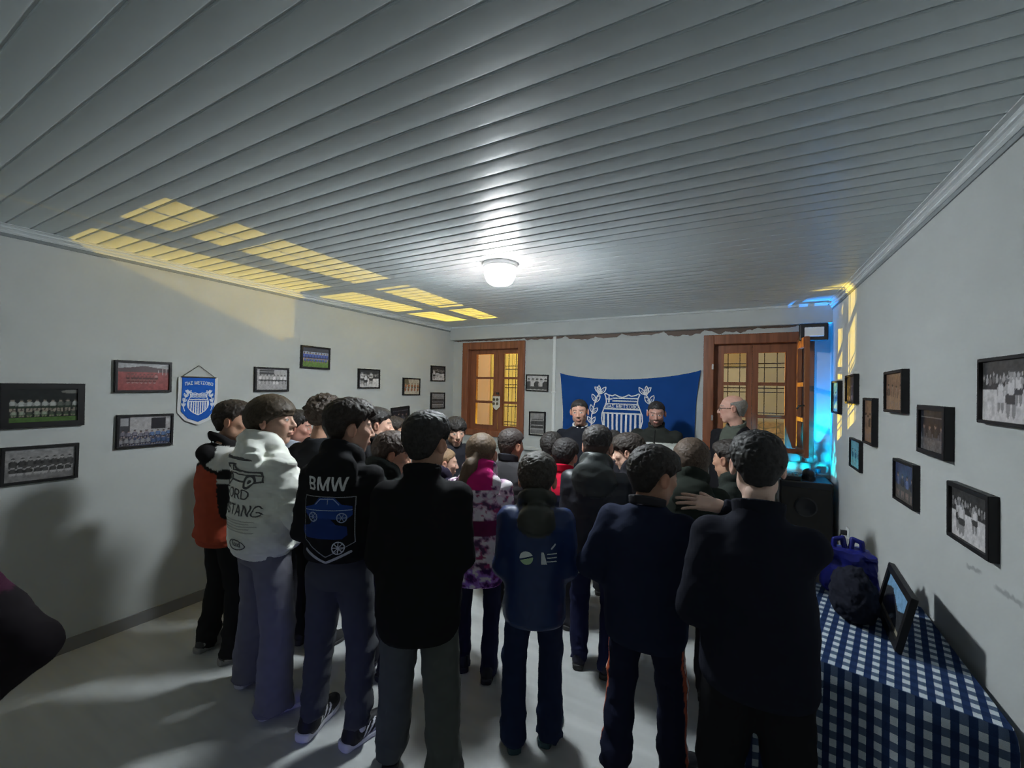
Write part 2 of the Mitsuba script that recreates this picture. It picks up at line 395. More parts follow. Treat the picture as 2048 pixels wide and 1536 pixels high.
def paint(kind, U, V, seed, asp):
    """Colours of a photograph at (U, V) in 0..1, V up."""
    r = np.random.default_rng(seed)
    C = np.zeros(U.shape + (3,))
    nz = meshkit.fbm(np.stack([U * 14 * asp, V * 14, U * 0 + seed], -1), 3)[..., None]

    def blob(x, y, rx, ry, c, p=2.2):
        d = np.abs((U - x) / rx) ** p + np.abs((V - y) / ry) ** p
        C[d < 1] = c

    def fill(v0, v1, c):
        C[(V >= v0) & (V < v1)] = c

    def figure(x, y, s, shirt, shorts, skin, stand=True):
        a = s / asp
        if stand:
            blob(x - a * .10, y - s * .33, a * .075, s * .24, skin)
            blob(x + a * .10, y - s * .33, a * .075, s * .24, skin)
            blob(x, y - s * .14, a * .21, s * .13, shorts, 4)
        else:
            blob(x, y - s * .14, a * .20, s * .13, shorts)
            blob(x - a * .10, y - s * .22, a * .06, s * .08, skin)
            blob(x + a * .10, y - s * .22, a * .06, s * .08, skin)
        blob(x, y + s * .10, a * .165, s * .18, shirt, 3)
        blob(x - a * .17, y + s * .06, a * .05, s * .15, np.array(shirt) * .6)
        blob(x + a * .17, y + s * .06, a * .05, s * .15, np.array(shirt) * .6)
        blob(x, y + s * .36, a * .10, s * .10, skin)
        blob(x, y + s * .425, a * .10, s * .05, np.array(skin) * .18)

    bw = kind.startswith('bw')
    tone = {'green': ((.008, .010, .010), (.05, .10, .025)), 'red': ((.30, .30, .31), (.22, .055, .055)), 'stadium': ((.25, .28, .34), (.09, .15, .04)), 'sepia': ((.38, .33, .26), (.40, .36, .30)),
            'bwteam': ((.22, .21, .22), (.16, .15, .15)), 'bwpitch': ((.35, .35, .36), (.30, .29, .29)), 'bwaction': ((.03, .03, .035), (.5, .5, .52)), 'bwsuits': ((.42, .42, .42), (.25, .25, .25)), 'indoor': ((.33, .32, .33), (.05, .06, .11)),
            'warm': ((.12, .07, .05), (.16, .10, .07)), 'dark': ((.012, .013, .018), (.05, .055, .07)), 'blue': ((.10, .28, .36), (.16, .42, .48)), 'bluedark': ((.025, .035, .08), (.06, .055, .05)), 'night': ((.02, .015, .012), (.025, .02, .015))}[kind]
    hz = {'green': .16, 'red': .66, 'stadium': .42, 'sepia': .5, 'bwteam': .4, 'bwpitch': .42, 'bwaction': .52, 'bwsuits': .3, 'indoor': .35}.get(kind, .42)
    fill(-1, hz, tone[1])
    fill(hz, 2, tone[0])
    C *= .65 + .7 * nz
    if kind == 'red':
        hill = .80 + .08 * np.exp(-((U - .5) / .22) ** 2)
        C[(V < hill) & (V > .66)] = (.07, .045, .05)
        C *= .9 + .2 * nz
        for x in np.linspace(.2, .72, 8):
            figure(x + .01 * r.random(), .48, .26, (.20, .05, .05) if r.random() < .6 else (.36, .2, .2), (.06, .02, .02), (.2, .09, .08))
        for x in np.linspace(.2, .7, 7):
            figure(x, .31, .22, (.12, .03, .03), (.36, .22, .22), (.2, .09, .08), False)
        for x in (.78, .86, .93):
            blob(x, .70, .006, .12, (.4, .33, .33))
    elif kind == 'green':
        for x in np.linspace(.06, .95, 9):
            figure(x + .01 * r.random(), .50 + .02 * r.random(), .36, (.33, .34, .33) if r.random() < .75 else (.08, .09, .08), (.02, .03, .02), (.22, .19, .16))
        for x in np.linspace(.08, .92, 9):
            figure(x, .25, .28, (.22, .25, .2) if r.random() < .6 else (.04, .05, .04), (.05, .08, .04), (.2, .17, .14), False)
        blob(.9, .9, .16, .05, (.12, .12, .11))
    elif kind == 'stadium':
        C[(V > .78)] = (.05, .05, .06)
        for x in np.linspace(.08, .92, 9):
            figure(x, .55, .40, (.07, .10, .28), (.04, .05, .12), (.25, .17, .13))
        for x in np.linspace(.12, .88, 8):
            figure(x, .34, .30, (.08, .11, .26), (.06, .06, .06), (.25, .17, .13), False)
    elif kind in ('bwpitch', 'bwteam', 'sepia'):
        sh = (.5, .5, .5) if kind == 'bwpitch' else (.055, .05, .055)
        if kind == 'bwpitch':
            C[(V > .72) & (V < .95) & (U > .1) & (U < .55)] = (.05, .05, .05)
            C[(V > .83) & (V < .86) & (U > .1) & (U < .55)] = (.4, .4, .4)
        if kind == 'sepia':
            C[(V > .6) & (U < .25 + .1 * nz[..., 0])] = (.12, .1, .06)
            sh = (.30, .12, .05)
        n = 5 if kind == 'sepia' else 8
        for x in np.linspace(.12, .9, n):
            figure(x + .015 * r.random(), .52, .42, np.array(sh) * (.7 + .6 * r.random()), (.06, .05, .05), (.30, .26, .24))
        for x in np.linspace(.1, .88, n):
            figure(x + .02 * r.random(), .30, .36, np.array(sh) * (.6 + .5 * r.random()), (.32, .3, .28) if kind != 'sepia' else (.2, .07, .03), (.30, .26, .24), False)
    elif kind == 'bwaction':
        pts = [(r.uniform(.15, .85), r.uniform(.42, .6), r.uniform(.5, .75)) for _ in range(3)]
        for x, y, s in pts:
            figure(x, y, s, (.5, .5, .52) if r.random() < .6 else (.05, .05, .06), (.04, .04, .05) if r.random() < .6 else (.5, .5, .5), (.22, .2, .19))
        for x in np.linspace(.05, .95, 14):
            blob(x, .62 + .1 * r.random(), .03, .06, (.1, .1, .1) if r.random() < .6 else (.25, .25, .26))
            blob(x, .70 + .08 * r.random(), .014, .03, (.3, .3, .3))
    elif kind == 'bwsuits':
        for i, x in enumerate(np.linspace(.1, .9, 5)):
            figure(x, .34, .95, (.05, .05, .05) if i % 2 == 0 else (.45, .45, .45), (.05, .05, .05), (.32, .31, .3))
    elif kind == 'indoor':
        C[(U < .2)] = (.05, .05, .06)
        C[(U < .17) & (U > .04) & (V > .68) & (V < .92)] = (.3, .3, .32)
        C[(U > .60) & (U < .88) & (V > .55) & (V < .92)] = (.02, .02, .025)
        for x in np.linspace(.08, .95, 9):
            figure(x, .34 + .05 * r.random(), .34, (.10, .16, .30) if x > .6 else (.16, .15, .19), (.03, .03, .05), (.25, .2, .2), False)
        for x in np.linspace(.05, .95, 10):
            figure(x, .10 + .05 * r.random(), .34, (.05, .08, .16) if x > .6 else (.22, .22, .24), (.02, .02, .04), (.2, .18, .18), False)
    elif kind in ('warm', 'night', 'dark', 'bluedark'):
        for x in np.linspace(.15, .85, 4):
            figure(x, .35 + .1 * r.random(), .6, np.array(tone[0]) * 2.5 * r.random() + .02, np.array(tone[1]), (.14, .1, .09))
        if kind == 'dark':
            C[(V < .3)] = np.array((.08, .08, .085)) * (.5 + nz[V < .3])
            C[(V > .80) & (V < .83)] = (.09, .09, .095)
    elif kind == 'blue':
        for x in np.linspace(.2, .8, 3):
            figure(x, .4, .6, (.03, .12, .2), (.1, .3, .34), (.2, .3, .3))
    C *= .9 + .2 * meshkit.noise(np.stack([U * 60, V * 60, U * 0 + 3 + seed], -1))[..., None]
    if bw:
        C[:] = C.mean(-1, keepdims=True) * np.array([1.0, .97, .98])
    return np.clip(C, 0, .9)


def photo_frame(wall, a, z, w, h, kind, seed, label, group, border=.014, tilt=0.0, mat=None, depth=.022, frame='frame_black', nu=72):
    root = numbered('picture_frame')
    info(root, label, 'picture', group)
    o = sbox(-w / 2, -h / 2, w / 2, h / 2)
    inn = sbox(-w / 2 + border, -h / 2 + border, w / 2 - border, h / 2 - border)
    m = cat(trimesh.creation.extrude_polygon(o - inn, depth, engine='earcut'), trimesh.creation.extrude_polygon(o.buffer(-.002, join_style=2) - inn.buffer(-.004, join_style=2), depth + .003, engine='earcut'), bx(-w / 2, w / 2, -h / 2, h / 2, 0, .004))
    put(root + '__frame', on_wall(m, wall, a, z, tilt), frame)
    pw, ph = w - 2 * border, h - 2 * border
    if mat:
        mm = trimesh.creation.extrude_polygon(inn - inn.buffer(-mat, join_style=2), .0095, engine='earcut')
        put(root + '__mat', on_wall(mm, wall, a, z, tilt), 'matt_paint', color=[.62, .62, .6])
        pw, ph = pw - 2 * mat, ph - 2 * mat
    nv = max(8, int(nu * ph / pw))
    v, f = grid(pw, ph, nu, nv)
    v[:, 2] = max(.009, depth - .008)
    C = paint(kind, v[:, 0] / pw + .5, v[:, 1] / ph + .5, seed, pw / ph)
    put(root + '__photo', on_wall((v, f), wall, a, z, tilt), 'gloss_print', color=C, smooth=True)
    return root


GL = 'framed photographs on the left wall'
FR = [('left', .905, 1.595, .36, .27, 'green', 1, 'wide thick black frame with a team in white shirts on a green pitch at night', .03, None),
      ('left', .90, 1.235, .33, .225, 'bwteam', 2, 'framed black and white team photo hung lowest, below the green pitch photo', .012, None),
      ('left', 1.395, 1.79, .33, .225, 'red', 3, 'black framed reddish team photo with hills, left of the blue pennant', .012, None),
      ('left', 1.415, 1.40, .33, .235, 'indoor', 4, 'black framed photo of people seated in a hall, below the reddish team photo', .010, None),
      ('left', 2.34, 1.80, .32, .22, 'bwpitch', 5, 'black framed black and white team photo above the boy in the white hoodie', .012, None),
      ('left', 2.785, 2.035, .33, .225, 'stadium', 6, 'black framed colour team photo on grass hung highest on the left wall', .012, None),
      ('left', 3.49, 1.845, .32, .225, 'bwaction', 7, 'black framed black and white football action photo on a pale ground', .010, None),
      ('left', 4.21, 1.765, .32, .225, 'sepia', 8, 'black framed brownish team photo in orange shirts', .010, None),
      ('left', 4.755, 1.96, .31, .22, 'bwaction', 19, 'black framed pale match photo, upper of the pair by the corner', .010, None),
      ('left', 4.76, 1.575, .31, .23, 'bwteam', 10, 'black framed grey team photo, lower of the pair by the corner', .010, None),
      ('left', 4.02, 1.39, .32, .23, 'dark', 11, 'dark tilted picture half hidden behind the boys, low on the left wall', .012, None)]
for (wl, a, z, w, h, kd, sd, lb, bd, mt) in FR:
    photo_frame(wl, a, z, w, h, kd, sd, lb, GL, border=bd, mat=mt, tilt=.07 if sd == 11 else (.012 if sd % 2 else -.006))
GB = 'framed photographs on the back wall'
photo_frame('back', -2.40, 1.85, .33, .225, 'bwsuits', 12, 'black framed black and white photo of men in suits, right of the left window', GB, border=.010, tilt=-.02)
photo_frame('back', -2.385, 1.305, .24, .32, 'bwteam', 13, 'upright black framed photo of dark figures, below the photo of men in suits', GB, border=.012, mat=.012)
GR = 'framed photographs on the right wall'
RR = [(4.71, 1.745, .31, .29, 'blue', 14, 'frame seen almost edge on in the corner, beside the strip of yellow light', .012, .03),
      (4.13, 1.81, .31, .225, 'night', 15, 'small dark framed photo high on the right wall next to the corner', .012, .03),
      (3.60, 1.59, .24, .31, 'warm', 16, 'tall narrow dark framed photo with warm tones on the right wall', .012, .03),
      (3.08, 1.785, .32, .235, 'warm', 17, 'dark framed brownish photo hung second from the top right', .012, .03),
      (4.01, 1.32, .32, .225, 'blue', 18, 'small frame with a photo lit cyan, low beside the loudspeaker corner', .010, .02),
      (2.55, 1.605, .31, .225, 'dark', 20, 'thick black framed dark match photo in the middle of the right wall', .018, .03),
      (2.925, 1.305, .32, .225, 'bluedark', 21, 'thin framed dark blue photo, lower middle of the right wall', .010, .024),
      (1.99, 1.78, .32, .23, 'bwaction', 22, 'black and white photo of players cut by the right edge of the view', .008, .02),
      (2.215, 1.305, .33, .225, 'bwaction', 23, 'black framed black and white match photo, lowest and nearest on the right wall', .014, .026)]
for (a, z, w, h, kd, sd, lb, bd, dp) in RR:
    photo_frame('right', a, z, w, h, kd, sd, lb, GR, border=bd, depth=dp, tilt=.01 if sd % 2 else -.01)


# ------------------------------------------------------------------ flag with crest behind the two men
def flag_y(x, z):
    s = (x + 2.06) / 1.67
    return YB - .012 - .012 * meshkit.fbm(np.stack([x * 5, z * 3, x * 0], -1), 2) - .012 * np.sin(np.clip(s, 0, 1) * math.pi) - .006 * np.sin((x + z) * 14)


def flag_pt(s, t):
    """s 0..1 left to right, t 0..1 top to bottom."""
    ztop = 1.985 + .03 * s - .095 * (4 * s * (1 - s)) ** .8
    z = ztop + (.93 - ztop) * t
    inset = .055 * (1 - (1 - np.clip(t * 1.6, 0, 1)) ** 2)
    x = (-2.07 + inset) * (1 - s) + (-.385 - inset) * s
    return x, z


u, v = np.meshgrid(np.linspace(0, 1, 90), np.linspace(0, 1, 60), indexing='ij')
fx, fz = flag_pt(u, v)
fyy = flag_y(fx, fz)
_, gf = grid(1, 1, 90, 60)
front = np.c_[fx.ravel(), fyy.ravel(), fz.ravel()]
back = front + [0, .003, 0]
n0 = len(front)
edge_ids = np.concatenate([np.arange(0, 90) * 60, 89 * 60 + np.arange(60), (np.arange(89, -1, -1)) * 60 + 59, np.arange(59, -1, -1)])
e0, e1 = edge_ids, np.roll(edge_ids, -1)
side = np.vstack([np.c_[e0, e1, e1 + n0], np.c_[e0, e1 + n0, e0 + n0]])
info('flag', 'large blue flag with a white crest pinned on the back wall behind two men', 'flag')
put('flag__cloth', trimesh.Trimesh(np.vstack([front, back]), np.vstack([gf[:, ::-1], gf + n0, side]), process=False), 'cloth', smooth=False, color=[.008, .048, .195], label='plain blue cloth')
CX, CZ0 = -1.255, 1.50


def flag_print(shape, label=None):
    m = flat_poly(shape, .002, edge=.03)
    v = m.vertices
    x, z = v[:, 0] + CX, v[:, 1] + CZ0
    put('flag__emblem', trimesh.Trimesh(np.c_[x, flag_y(x, z) - .0015 - v[:, 2], z], m.faces, process=False), 'cloth', color=[.74, .76, .78], label=label)


def leaf(x, y, ang, L, W, lw=.0115):
    t = np.linspace(0, 1, 12)
    up = np.c_[t * L, W * np.sin(np.pi * t) ** .8 * .5]
    P = Polygon(np.vstack([up, np.c_[t[::-1] * L, -W * np.sin(np.pi * t[::-1]) ** .8 * .5]]))
    ring = P - P.buffer(-lw)
    vein = LineString([(0, 0), (L * .55, 0)]).buffer(lw * .35)
    return affinity.translate(affinity.rotate(shapely.union_all([ring, vein]).buffer(0), math.degrees(ang), origin=(0, 0)), x, y)


# shield
top = [(-.215, .225), (-.20, .235), (-.16, .215), (-.115, .205), (-.085, .222), (-.04, .20), (0, .188), (.04, .20), (.085, .222), (.115, .205), (.16, .215), (.20, .235), (.215, .225)]
rgt = [(.195, .17), (.19, .12), (.215, .06), (.245, -.02), (.25, -.09), (.23, -.17), (.17, -.26), (.08, -.33), (0, -.37)]
sh = Polygon(top + rgt + [(-x, y) for x, y in rgt[::-1][1:]]).buffer(.004)
inner = sh.buffer(-.014)
parts = [sh - inner]
parts.append(inner & sbox(-.3, .035, .3, .052))
parts.append(inner & sbox(-.3, .1, .3, .112))
for i in range(2):
    parts.append(inner & sbox(-.115, .134 + .034 * i, .3, .149 + .034 * i))
parts.append(inner & (sbox(-.165, .118, -.148, .215) | sbox(-.195, .155, -.118, .171)))
parts.append(inner & sbox(-.3, -.018, .3, .0))
for i in range(9):
    x = -.218 + i * .0545
    parts.append(inner & sbox(x - .012, -.5, x + .012, -.012))
flag_print(shapely.union_all(parts).buffer(0), 'white shield with cross, stripes and bars')


def text_on(text, height, bold=False):
    m = meshkit.text_mesh(text, height, .002, bold)
    return m


tm = text_on('ΠΑΣ ΜΕΤΣΟΒΟ', .040, True)
tw = tm.bounds[1, 0]
vv = tm.vertices.copy()
s = .40 / tw
tmx = (vv[:, 0] * s - .20)
put('flag__lettering', trimesh.Trimesh(np.c_[tmx + CX, flag_y(tmx + CX, vv[:, 1] + .056 + CZ0) - .0015 - vv[:, 2], vv[:, 1] + .056 - .0 + CZ0], tm.faces, process=False), 'cloth', color=[.74, .76, .78], label='white letters across the shield')
lv = []
for sx in (-1, 1):
    lv0 = len(lv)
    for (x, y, a, L, W) in [(.27, .22, 2.25, .12, .055), (.26, .235, .75, .115, .055), (.29, .215, 1.6, .12, .055), (.325, .12, 1.15, .115, .055), (.335, .11, 2.2, .12, .055), (.365, -.02, 1.35, .115, .055), (.375, -.03, 2.35, .115, .055), (.37, -.15, 1.0, .11, .05), (.375, -.16, 2.0, .11, .05)]:
        lv.append(leaf(sx * x, y, a if sx > 0 else math.pi - a, L, W))
    lv.append(LineString([(sx * .255, .25), (sx * .30, .2), (sx * .34, .1), (sx * .375, -.04), (sx * .375, -.17), (sx * .34, -.28)]).buffer(.0065))
    flag_print(shapely.union_all(lv[lv0:]).buffer(0), 'white laurel branch')

# ------------------------------------------------------------------ pennants
pen = Polygon([(-.115, .165), (.115, .165), (.115, -.10), (.07, -.155), (0, -.185), (-.07, -.155), (-.115, -.10)])
PA, PZ = 1.745, 1.63
info('pennant', 'blue club pennant with white fringe hanging by a cord on the left wall', 'pennant')


def pen_part(name, shape, z0, th, mat, col, label=None):
    m = flat_poly(shape, th, edge=.03)
    m.vertices[:, 2] += z0 + .012 * np.cos(m.vertices[:, 0] * 12) * 0 + .004 * np.sin(m.vertices[:, 1] * 20)
    put('pennant__' + name, on_wall(m, 'left', PA, PZ), mat, color=col, label=label)


pen_part('fringe', pen.buffer(.024) - sbox(-.2, .168, .2, .3), .008, .004, 'cloth', [.62, .63, .64], 'white fringe')
pen_part('cloth', pen, .012, .004, 'cloth', [.016, .085, .38], 'blue cloth')
tm = text_on('ΠΑΣ ΜΕΤΣΟΒΟ', .026, True)
tm.vertices[:, 0] = (tm.vertices[:, 0] / tm.bounds[1, 0] - .5) * .2
tm.vertices[:, 1] += .112 - 1.2 * tm.vertices[:, 0] ** 2
tm.vertices[:, 2] += .0165 + .004 * np.sin(tm.vertices[:, 1] * 20)
put('pennant__lettering', on_wall(tm, 'left', PA, PZ), 'cloth', color=[.7, .74, .8])
crest = affinity.scale(shapely.union_all(parts), .30, .30, origin=(0, 0))
pen_part('emblem', affinity.translate(crest.buffer(.0012), 0, -.02), .0165, .001, 'cloth', [.66, .72, .82], 'white crest')
for wr_ in (affinity.scale(shapely.union_all(lv[:len(lv) // 2]), .27, .27, origin=(0, 0)), affinity.scale(shapely.union_all(lv[len(lv) // 2:]), .27, .27, origin=(0, 0))):
    pen_part('emblem', affinity.translate(wr_.buffer(.0012), 0, -.02), .0165, .001, 'cloth', [.66, .72, .82], 'white laurel branch')
put('pennant__rod', on_wall(tube([(-.12, .168, .016), (.12, .168, .016)], .005), 'left', PA, PZ), 'iron')
put('pennant__cord', on_wall(tube([(-.115, .17, .014), (0, .262, .008), (.115, .17, .014)], .002, 6), 'left', PA, PZ), 'iron')
info('pennant_001', 'small white pennant with four dark marks hung on the left window handle', 'pennant')
pp = Polygon([(-.06, .09), (.06, .09), (.06, -.06), (0, -.11), (-.06, -.06)])


def small_pen(name, shape, z0, th, col):
    m = flat_poly(shape, th)
    put('pennant_001__' + name, on_wall(m, 'back', -3.045, 1.565).apply_translation([0, .015, 0]), 'cloth', color=col)


small_pen('cloth', pp, .02, .004, [.66, .64, .56])
m = flat_poly(shapely.union_all([Point(x, y).buffer(.02) for x in (-.028, .028) for y in (.045, -.015)]), .002)
m.vertices[:, 2] += .0235
put('pennant_001__emblem', on_wall(m, 'back', -3.045, 1.565).apply_translation([0, .015, 0]), 'cloth', color=[.1, .085, .06])
put('pennant_001__cord', on_wall(tube([(-.055, .09, .021), (0, .155, .03), (.055, .09, .021)], .0025, 6), 'back', -3.045, 1.565).apply_translation([0, .015, 0]), 'iron')

# ------------------------------------------------------------------ table with checked cloth, and what lies on it
info('table', 'table under a blue and white checked cloth against the right wall', 'table')
# table top corners (rotated a little): near left, near right, far right, far left
TZ = .745
TCOR = np.array([(-.03, 2.055), (.735, 1.865), (.765, 2.72), (.02, 2.82)])
TP = Polygon(TCOR)
m = flat_poly(TP.buffer(-.015), .03)
m.vertices[:, 2] += TZ - .033
put('table__top', m, 'brown_wood')
for (x, y) in [(.06, 2.12), (.68, 1.96), (.70, 2.66), (.09, 2.74)]:
    put('table__leg', rbox(x - .025, x + .025, y - .025, y + .025, 0, TZ - .033, .004), 'brown_wood')
# cloth: a closed loop of rounded outline, top plus draped skirt
ring = TP.buffer(.03).buffer(-.022)
ns = 220
bd = ring.exterior
ps = np.array([bd.interpolate(t, normalized=True).coords[0] for t in np.linspace(0, 1, ns, endpoint=False)])
if not shapely.is_ccw(bd):
    ps = ps[::-1]
arc = np.r_[0, np.cumsum(np.linalg.norm(np.diff(ps, axis=0), axis=1))]
ctr = ps.mean(0)
tang = np.roll(ps, -1, 0) - np.roll(ps, 1, 0)
nrm = np.c_[tang[:, 1], -tang[:, 0]] / np.linalg.norm(tang, axis=1, keepdims=True)
e_u = (TCOR[1] - TCOR[0]) / np.linalg.norm(TCOR[1] - TCOR[0])
e_v = np.array([-e_u[1], e_u[0]])
V, UVs, F = [], [], []
nr = 34
for j in range(nr):
    t = j / (nr - 1)
    drop = .70 * t
    wav = .030 * t * np.sin(arc * 23 + .8) + .022 * t * np.sin(arc * 11 + 2.0)
    near_wall = np.clip((.70 - ps[:, 0]) / .1, 0, 1) * .9 + .1
    off = (np.clip(.012 * np.sqrt(np.minimum(t * 12, 1)), 0, 1) + (.05 * t + wav) * near_wall)
    q = ps + nrm * off[:, None]
    q[:, 0] = np.minimum(q[:, 0], XR - .006)
    V.append(np.c_[q, np.full(ns, TZ + .002 - (0 if j == 0 else .006) - drop + .004)])
    ptop = (ps - TCOR[0])
    UVs.append(np.c_[arc if j else arc, np.full(ns, drop)] * 1.0)
Vd = np.vstack(V)
ii = np.arange(ns)
for j in range(nr - 1):
    a, b = j * ns + ii, j * ns + (ii + 1) % ns
    F += [np.c_[a, a + ns, b + ns], np.c_[a, b + ns, b]]
F = np.vstack(F)
uvd = np.vstack(UVs)
# top
tm = flat_poly(Polygon(ps), .001, edge=.06)
keep = tm.face_normals[:, 2] > .5
tm.update_faces(keep)
tm.remove_unreferenced_vertices()
tv = tm.vertices.copy()
tv[:, 2] = TZ + .006
uvt = np.c_[(tv[:, :2] - TCOR[0]) @ e_u, (tv[:, :2] - TCOR[0]) @ e_v] + 3.0
seam = 0
info('tablecloth', 'blue and white checked cloth covering the table on the right and hanging to the floor', 'tablecloth')
put('tablecloth__top', trimesh.Trimesh(tv, tm.faces, process=False), 'check_cloth', smooth=False, uv=uvt)
put('tablecloth__skirt', trimesh.Trimesh(Vd, F, process=False), 'check_cloth', smooth=True, uv=uvd)


def blobmesh(c, r, seed, amp=.25, n=4, freq=3.0, squash=1.0):
    m = trimesh.creation.icosphere(n)
    v = m.vertices
    d = 1 + amp * (meshkit.fbm(v * freq + seed * 3.1, 4) - .5) * 2
    v = v * d[:, None] * np.array(r)
    v[:, 2] = np.maximum(v[:, 2], -r[2] * .55)
    return trimesh.Trimesh(v + np.array(c), m.faces, process=False)


# plastic bag, heap of jackets and leaning frame on the table
info('plastic_bag', 'shiny blue plastic bag on the table beside the wall', 'bag')
bag = refine(rbox(.385, .60, 2.63, 2.80, TZ + .014, TZ + .235, .03), .012)
bag = trimesh.Trimesh(bag.vertices + np.c_[.05 * (meshkit.fbm(bag.vertices * 16, 3, 2) - .5), .05 * (meshkit.fbm(bag.vertices * 16, 3, 5) - .5), .06 * (meshkit.fbm(bag.vertices * 14, 3, 9) - .5) * (bag.vertices[:, 2] > TZ + .1)], bag.faces, process=False)
put('plastic_bag__sack', bag, 'shell_cloth', smooth=True, color=[.006, .009, .13])
ear = []
for sx in (-1, 1):
    ear.append(tube([(.49 + sx * .06, 2.70, TZ + .22), (.49 + sx * .055, 2.70, TZ + .275), (.49 + sx * .02, 2.71, TZ + .285), (.49 + sx * .01, 2.70, TZ + .225)], .012, 8))
put('plastic_bag__handle', ear[0], 'shell_cloth', smooth=True, color=[.006, .009, .13])
put('plastic_bag__handle', ear[1], 'shell_cloth', smooth=True, color=[.006, .009, .13])
put('folded_jacket', blobmesh((.465, 2.45, TZ + .095), (.088, .145, .130), 11, .18, 5, 3.0), 'cloth', smooth=True, color=[.008, .009, .016], label='black jacket heaped on the table between bag and leaning frame', category='jacket')
# frame leaning back
root = 'leaning_frame'
info(root, 'black framed picture leaning on the checked tablecloth near the right wall', 'picture')
fw_, fh_ = .42, .225
o = sbox(-fw_ / 2, 0, fw_ / 2, fh_)
inn = sbox(-fw_ / 2 + .028, .028, fw_ / 2 - .028, fh_ - .028)
fm = cat(trimesh.creation.extrude_polygon(o - inn, .022, engine='earcut'), bx(-fw_ / 2, fw_ / 2, 0, fh_, 0, .005))
vgr, fgr = grid(fw_ - .056, fh_ - .056, 60, 40)
Upic = vgr[:, 0] / (fw_ - .056) + .5
Vpic = vgr[:, 1] / (fh_ - .056) + .5
Cp = np.tile([.03, .032, .036], (len(vgr), 1))
ridge = .62 + .12 * np.sin(Upic * 7) + .1 * (meshkit.fbm(np.c_[Upic * 9, Vpic * 0, Vpic * 0], 3) - .5)
Cp[Vpic > ridge] = [.16, .30, .46]
Cp[(Vpic < .10)] = [.25, .23, .17]
Cp *= (.7 + .6 * meshkit.fbm(np.c_[Upic * 20, Vpic * 14, Vpic * 0], 3))[:, None]
vgr[:, 1] += fh_ / 2
vgr[:, 2] = .010


def lean(v):
    lean_a = .213
    p0, p1 = np.array([.597, 2.595, TZ + .010]), np.array([.564, 2.175, TZ + .010])
    U = (p1 - p0) / np.linalg.norm(p1 - p0)
    Nn = np.cross(U, [0, 0, 1])
    Nn = -Nn if Nn[0] > 0 else Nn
    Vv = np.array([0, 0, 1]) * math.cos(lean_a) - Nn * math.sin(lean_a)
    Nn2 = Nn * math.cos(lean_a) + np.array([0, 0, 1]) * math.sin(lean_a)
    mid = (p0 + p1) / 2
    return mid + np.outer(v[:, 0], U) + np.outer(v[:, 1], Vv) + np.outer(v[:, 2], Nn2)


put(root + '__frame', trimesh.Trimesh(lean(fm.vertices), fm.faces, process=False), 'frame_black')
put(root + '__photo', trimesh.Trimesh(lean(vgr), fgr, process=False), 'gloss_print', smooth=True, color=np.clip(Cp, 0, .9))
put(root + '__easel_strut', trimesh.Trimesh(lean(bx(-.02, .02, .04, .20, -.006, 0).vertices), bx(-.02, .02, .04, .20, -.006, 0).faces, process=False), 'frame_black')

# ------------------------------------------------------------------ loudspeaker, mixer and cyan party light in the corner
info('loudspeaker', 'large black loudspeaker standing in the right back corner', 'speaker')
SX0, SX1, SY0, SY1, SZ = .33, .745, 4.66, 5.06, .97
put('loudspeaker__cabinet', rbox(SX0, SX1, SY0, SY1, 0, SZ, .02), 'black_plastic', smooth=35)
gm = rbox(SX0 + .02, SX1 - .02, SY0 - .008, SY0 + .004, .05, SZ - .06, .004)
put('loudspeaker__grille', gm, 'iron')
for (z, r) in [(.35, .15), (.74, .09)]:
    lm = lathe([(0, 0), (r, 0), (r, .006), (r * .85, .012), (r * .3, .004), (0, .008)], 36)
    lm.apply_transform(trimesh.transformations.rotation_matrix(math.pi / 2, [1, 0, 0]))
    lm.apply_translation([(SX0 + SX1) / 2, SY0 - .008, z])
    put('loudspeaker__driver', lm, 'black_plastic', smooth=30)
info('mixer', 'small black mixer with knobs on top of the loudspeaker', 'mixer')
put('mixer__case', rbox(SX0 + .02, SX1 - .24, SY0 + .01, SY0 + .30, SZ, SZ + .035, .006), 'black_plastic')
for i in range(10):
    kx, ky = SX0 + .042 + (i % 5) * .027, SY0 + .06 + (i // 5) * .06
    kn = trimesh.creation.cylinder(radius=.009, height=.016, sections=14)
    kn.apply_translation([kx, ky, SZ + .042])
    put('mixer__knob', kn, 'metal')
info('party_light', 'small party light on the loudspeaker throwing cyan patterns into the corner', 'lamp')
PL = np.array([.575, 4.80, SZ + .05])
put('party_light__base', trimesh.util.concatenate([trimesh.creation.cylinder(radius=.055, height=.034, sections=28, transform=trimesh.transformations.translation_matrix([PL[0], PL[1], SZ + .017]))]), 'black_plastic', smooth=30)
# perforated dome around the bulb: rings of holes throw blobs of light
dome = m3.Manifold.sphere(.052, 48) - m3.Manifold.sphere(.049, 48)
dome = dome - m3.Manifold.cube([.2, .2, .2]).translate([-.1, -.1, -.2 - .02])
r = np.random.default_rng(3)
for ring_i, (el, n) in enumerate([(4, 17), (19, 16), (34, 14), (49, 11)]):
    for k in range(n):
        az = 2 * math.pi * (k + .5 * (ring_i % 2)) / n + .10 * r.random()
        if math.cos(az - math.radians(65)) < .35:
            continue
        hole = m3.Manifold.cylinder(.06, .0058 + .0026 * r.random(), circular_segments=14).rotate([0, 90 - el, math.degrees(az)])
        dome = dome - hole
put('party_light__shade', from_man(dome.translate(PL.tolist())), 'black_plastic', label='perforated dome')
bulb = trimesh.creation.icosphere(2, radius=.004)
bulb.apply_translation(PL)
put('party_light__bulb', bulb, {'type': 'diffuse', 'reflectance': rgb(.5, .5, .5)}, smooth=True, emitter={'type': 'area', 'radiance': rgb(40, 34000, 80000)}, label='glowing cyan bulb')
